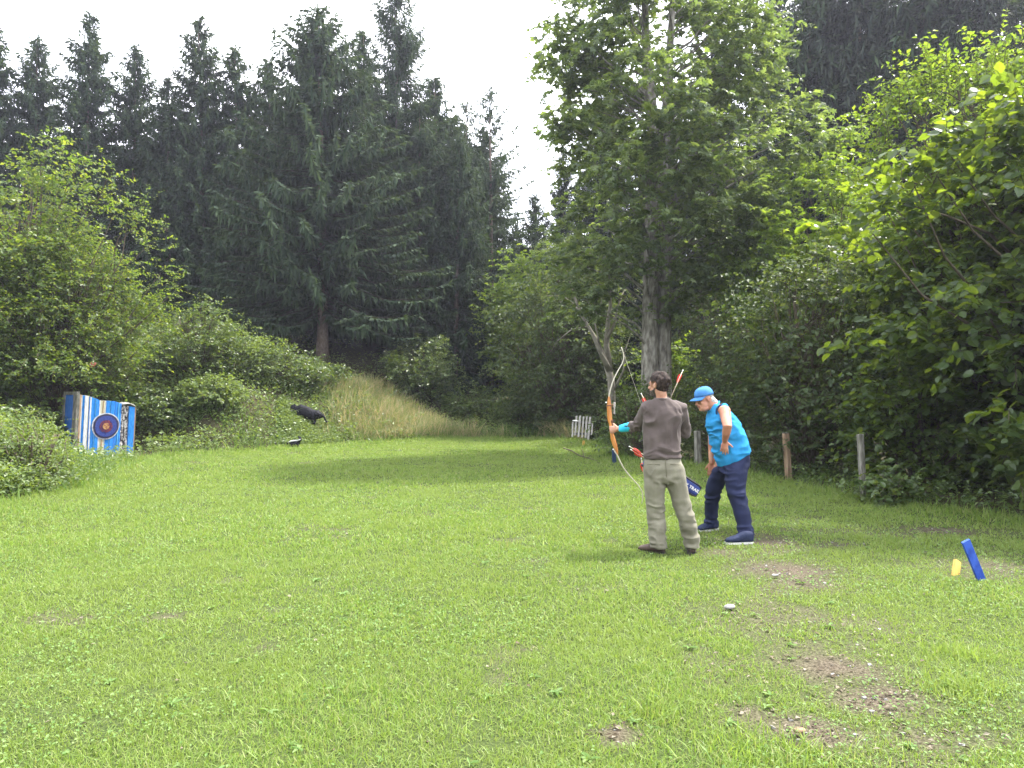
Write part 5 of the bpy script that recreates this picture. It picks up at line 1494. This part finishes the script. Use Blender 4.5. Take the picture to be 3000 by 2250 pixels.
# ------------------------------------------------------------------ the bending man
MY0 = 8.6
def B_(cx, cy, dy=0.0): return at(1253.4 + .3111 * cx, 722.6 + .3111 * cy, MY0 + dy)
K2 = .3111 / F * MY0
mx0 = B_(1030, 1400)
MN = thing('person', 'bending man in turquoise sleeveless shirt, blue cap and navy trousers, hand on hip', 'person', (mx0.x, MY0, gz1(mx0.x, MY0)))
fB = Vector((-.90, -.30, -.30)); uB = Vector((-.30, -.06, .95))
TB = frame((0, .085, .012), B_(836, 528, .02), fB, uB, 1.04)
body = MB(); head_shapes(body, TB)
body.ell(TB @ Vector((0, .03, .02)), TB.to_3x3() @ Vector((.055, 0, 0)), TB.to_3x3() @ Vector((0, .05, 0)), TB.to_3x3() @ Vector((0, 0, .035)))
body.tube([B_(972, 545, .03), B_(935, 505, .03), B_(898, 462, .03)], [(.075, .072), (.068, .066), (.066, .064)], 16, dome=True)
body.loft([(B_(1075, 900, .05), X_ * .12, Y_ * .12), (B_(1040, 800, .03), X_ * .15, Y_ * .14), (B_(1000, 680, .03), X_ * .15, Y_ * .15), (B_(978, 580, .03), X_ * .11, Y_ * .15), (B_(965, 535, .03), X_ * .07, Y_ * .10)], 18)
lB = [B_(1092, 880, -.04), B_(1085, 1130, -.12), B_(1148, 1390, -.14)]; rB = [B_(985, 900, .12), B_(920, 1110, .30), B_(905, 1315, .46)]
for q in (lB, rB): body.tube(q, [.08, .06, .05], 14, dome=True)
# near arm, hand on the hip
S1, E1, W1 = B_(1003, 530, -.15), B_(1022, 640, -.34), B_(1004, 738, -.235)
body.tube([S1 + Vector((-.005, .05, .0)), S1, S1 + (E1 - S1) * .5, E1, E1 + (W1 - E1) * .45, W1], [.062, .064, .056, .049, .044, .030], 16, dome=True)
hand(body, W1, (-.02, .12, -1), (.25, 1, .0), (1, 0, 0), curl=(14, 22, 14), spread=.10, thumb=(.55, .75, .1), each=(0, 0, 4, 8), thumb_curl=12)
# far arm, hand resting on the thigh
S2, E2, W2 = B_(925, 560, .20), B_(915, 745, .26), B_(912, 892, .20)
body.tube([S2, E2, W2], [.058, .046, .030], 16, dome=True)
hand(body, W2, (-.06, -.02, -1), (.35, .9, 0), (-.9, -.3, 0), curl=(12, 18, 14), spread=.05, thumb=(.7, .5, .2))
NB = remeshed('body', body, [M['skin_red'], M['lip']], .0055, 2, MN)
TBi = TB.inverted()
# lips and open mouth as their own material
me = NB.data
cen = np.empty(len(me.polygons) * 3, np.float32); me.polygons.foreach_get('center', cen); q = loc(TBi, cen.reshape(-1, 3) + np.array(root_loc(NB)))
me.polygons.foreach_set('material_index', ((np.abs(q[:, 2] - .0595) < .0085) & (np.abs(q[:, 0]) < .023) & (q[:, 1] > .088)).astype(np.int32))
for sx in (-1, 1):
    e_ = MB(); e_.ell(TB @ Vector((sx * .031, .0845, .1185)), (.011, 0, 0), (0, .011, 0), (0, 0, .009), 10, 7); e_.build('eye', M['eye'], MN, True)
def grey_sel(wl):
    q = loc(TBi, wl)
    line = np.interp(q[:, 1], [-.11, -.06, -.02, .01, .02], [.05, .05, .075, .115, .16])
    w = np.minimum((q[:, 2] - line) * 22, (.165 - q[:, 2]) * 22)
    ear = ((q[:, 1] + .004) / .026) ** 2 + ((q[:, 2] - .112) / .036) ** 2
    w = np.where((np.abs(q[:, 0]) > .066) & (ear < 1), -1, w)
    return np.where((q[:, 1] > .02) | (np.abs(q[:, 0]) > .11) | (q[:, 1] < -.13), -1, w)
shell('hair', NB, grey_sel, .006, M['grey_hair'], MN, .003, 60)
# cap
R3 = TB.to_3x3()
cp = MB(); V_ = []; nA, nR = 28, 9
for i in range(nR):
    th = (math.pi * .5) * i / (nR - 1)
    for k in range(nA):
        ph = 2 * math.pi * k / nA
        x, y = .087 * math.cos(ph), .108 * math.sin(ph)
        zlow = .150 + .012 * math.sin(ph)
        V_.append(TB @ Vector((x * math.cos(th) ** .75, -.008 + y * math.cos(th) ** .75, zlow + (.248 - zlow) * math.sin(th) ** .9)))
cp.add([v[:] for v in V_], [(i * nA + k, i * nA + (k + 1) % nA, (i + 1) * nA + (k + 1) % nA, (i + 1) * nA + k) for i in range(nR - 1) for k in range(nA)])
CAP = cp.build('cap', M['cap'], MN, True)
so_m = CAP.modifiers.new('thickness', 'SOLIDIFY'); so_m.thickness = .004
bt = MB(); bt.ell(TB @ Vector((0, -.008, .249)), R3 @ Vector((.008, 0, 0)), R3 @ Vector((0, .008, 0)), R3 @ Vector((0, 0, .004)), 10, 6); bt.build('button', M['cap'], CAP, True)
vz = MB(); top = []; n_v = 14
for j in range(5):
    t = j / 4
    for k in range(n_v + 1):
        a_ = -1.25 + 2.5 * k / n_v
        r_ = 1 + .0 * t
        y = -.008 + .108 * math.cos(a_) + t * .078 * math.cos(a_ * .75) ** .6; x = .086 * math.sin(a_) * (1 + .02 * t)
        zz = .162 - .012 * t - .022 * (x / .086) ** 2 * (.6 + t * .6)
        top.append(TB @ Vector((x, y, zz)))
w1 = n_v + 1
Fv = [(j * w1 + k, j * w1 + k + 1, (j + 1) * w1 + k + 1, (j + 1) * w1 + k) for j in range(4) for k in range(n_v)]
vz.add([v[:] for v in top], Fv); VZ = vz.build('visor', [M['cap'], M['cap_dark']], CAP, True)
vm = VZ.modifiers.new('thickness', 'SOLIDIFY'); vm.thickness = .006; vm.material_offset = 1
# sleeveless shirt
sh = MB()
def sec(cx, cy, hw, dp, tilt=0.0, dy=.03):
    v = Vector((hw * K2, 0, tilt * hw * K2)); return (B_(cx, cy, dy), v + Y_ * hw * K2 * .10, Y_ * dp + X_ * -dp * .12)
sh.loft([sec(1067, 862, 112, .175, .50, .03), sec(1062, 838, 119, .178, .42, .03), sec(1046, 780, 122, .182, .25), sec(1026, 720, 121, .185, .10), sec(1006, 660, 119, .186, .02), sec(990, 610, 108, .184, -.02), sec(979, 570, 92, .178, -.05),
         sec(972, 540, 76, .160, -.10), sec(966, 512, 62, .118, -.2), sec(950, 490, 44, .075, -.3)], 32, power=.92)
sh.ell(B_(1000, 520, -.10), (.055, 0, .0), (0, .07, 0), (0, 0, .065)); sh.ell(B_(945, 540, .18), (.06, 0, 0), (0, .06, 0), (0, 0, .07))
zs = [(B_(900, 640, 0), (.14, .3, .10), .016, (8, 8, 18)), (B_(930, 800, 0), (.12, .3, .12), .022, (7, 5, 20)), (B_(1060, 760, -.1), (.12, .2, .14), .018, (14, 8, 12)), (B_(985, 610, -.15), (.10, .2, .12), .017, (18, 8, 16)), (B_(1090, 620, 0), (.10, .2, .16), .012, (14, 8, 8)), (B_(1080, 830, 0), (.20, .3, .05), .014, (18, 8, 10)), (B_(960, 700, -.1), (.12, .2, .10), .016, (9, 7, 22))]
SHB = remeshed('sleeveless_shirt', sh, M['turq'], .008, 2, MN, cloth(.010, (7, 7, 8), zs))
ah = MB(); ah.tube([S1 + Vector((-.01 + .072 * math.cos(q), .045 + .012 * math.cos(q), -.012 + .080 * math.sin(q))) for q in np.linspace(0, 2 * math.pi, 21)], [.011] * 21, 8); ah.build('armhole', M['turq_in'], SHB, True)
cl = MB(); cl.tube([B_(930, 500, .03) + Vector((.066 * math.cos(q) * .8, .075 * math.sin(q), .055 * math.cos(q))) for q in np.linspace(0, 2 * math.pi, 21)], [.011] * 21, 8); cl.build('collar', M['turq'], SHB, True)
# trousers
tr_ = MB()
def secs_(L3): tr_.loft([(B_(cx, cy, dy), X_ * hw * K2 + Y_ * .02, Y_ * dp) for cx, cy, dy, hw, dp in L3], 24, power=.93)
secs_([(1078, 822, .04, 96, .17), (1078, 860, .04, 100, .18), (1072, 910, .04, 104, .185), (1060, 955, .05, 100, .16)])
secs_([(1100, 850, -.02, 74, .11), (1088, 920, -.05, 80, .115), (1078, 1000, -.08, 77, .112), (1082, 1075, -.10, 66, .105), (1098, 1145, -.12, 60, .098), (1118, 1220, -.13, 56, .092), (1136, 1300, -.14, 55, .09), (1148, 1370, -.15, 56, .092), (1152, 1412, -.15, 56, .093)])
secs_([(1035, 890, .10, 72, .11), (985, 950, .15, 78, .112), (942, 1030, .22, 68, .105), (920, 1100, .28, 58, .10), (912, 1170, .34, 53, .094), (909, 1240, .40, 50, .092), (906, 1300, .45, 49, .09), (905, 1332, .46, 48, .09)])
tz = [(B_(1085, 1110, -.1), (.12, .2, .12), .017, (8, 7, 16)), (B_(1145, 1370, -.15), (.12, .2, .09), .018, (8, 6, 22)), (B_(1110, 900, -.1), (.14, .2, .10), .013, (10, 8, 18)), (B_(920, 1110, .28), (.12, .2, .1), .016, (8, 7, 18)), (B_(905, 1290, .45), (.12, .2, .08), .016, (8, 6, 22)), (B_(1010, 960, 0), (.14, .2, .1), .018, (10, 8, 16))]
remeshed('trousers', tr_, M['navy'], .0075, 1, MN, cloth(.006, (7, 7, 10), tz))
for hx, hy, dd, yy, L_ in ((1197, 1444, (-1, -.12), -.34, .305), (950, 1352, (-.86, -.5), .50, .30)):
    p_ = B_(hx, hy, yy); Yg = CAM_H * F / max(60, (722.6 + .3111 * hy) - 850); 
    p_.z = gz1(p_.x, p_.y)
    shoe(MN, p_, dd, L_, .11, .115, M['shoe_n'], M['sole_w'])
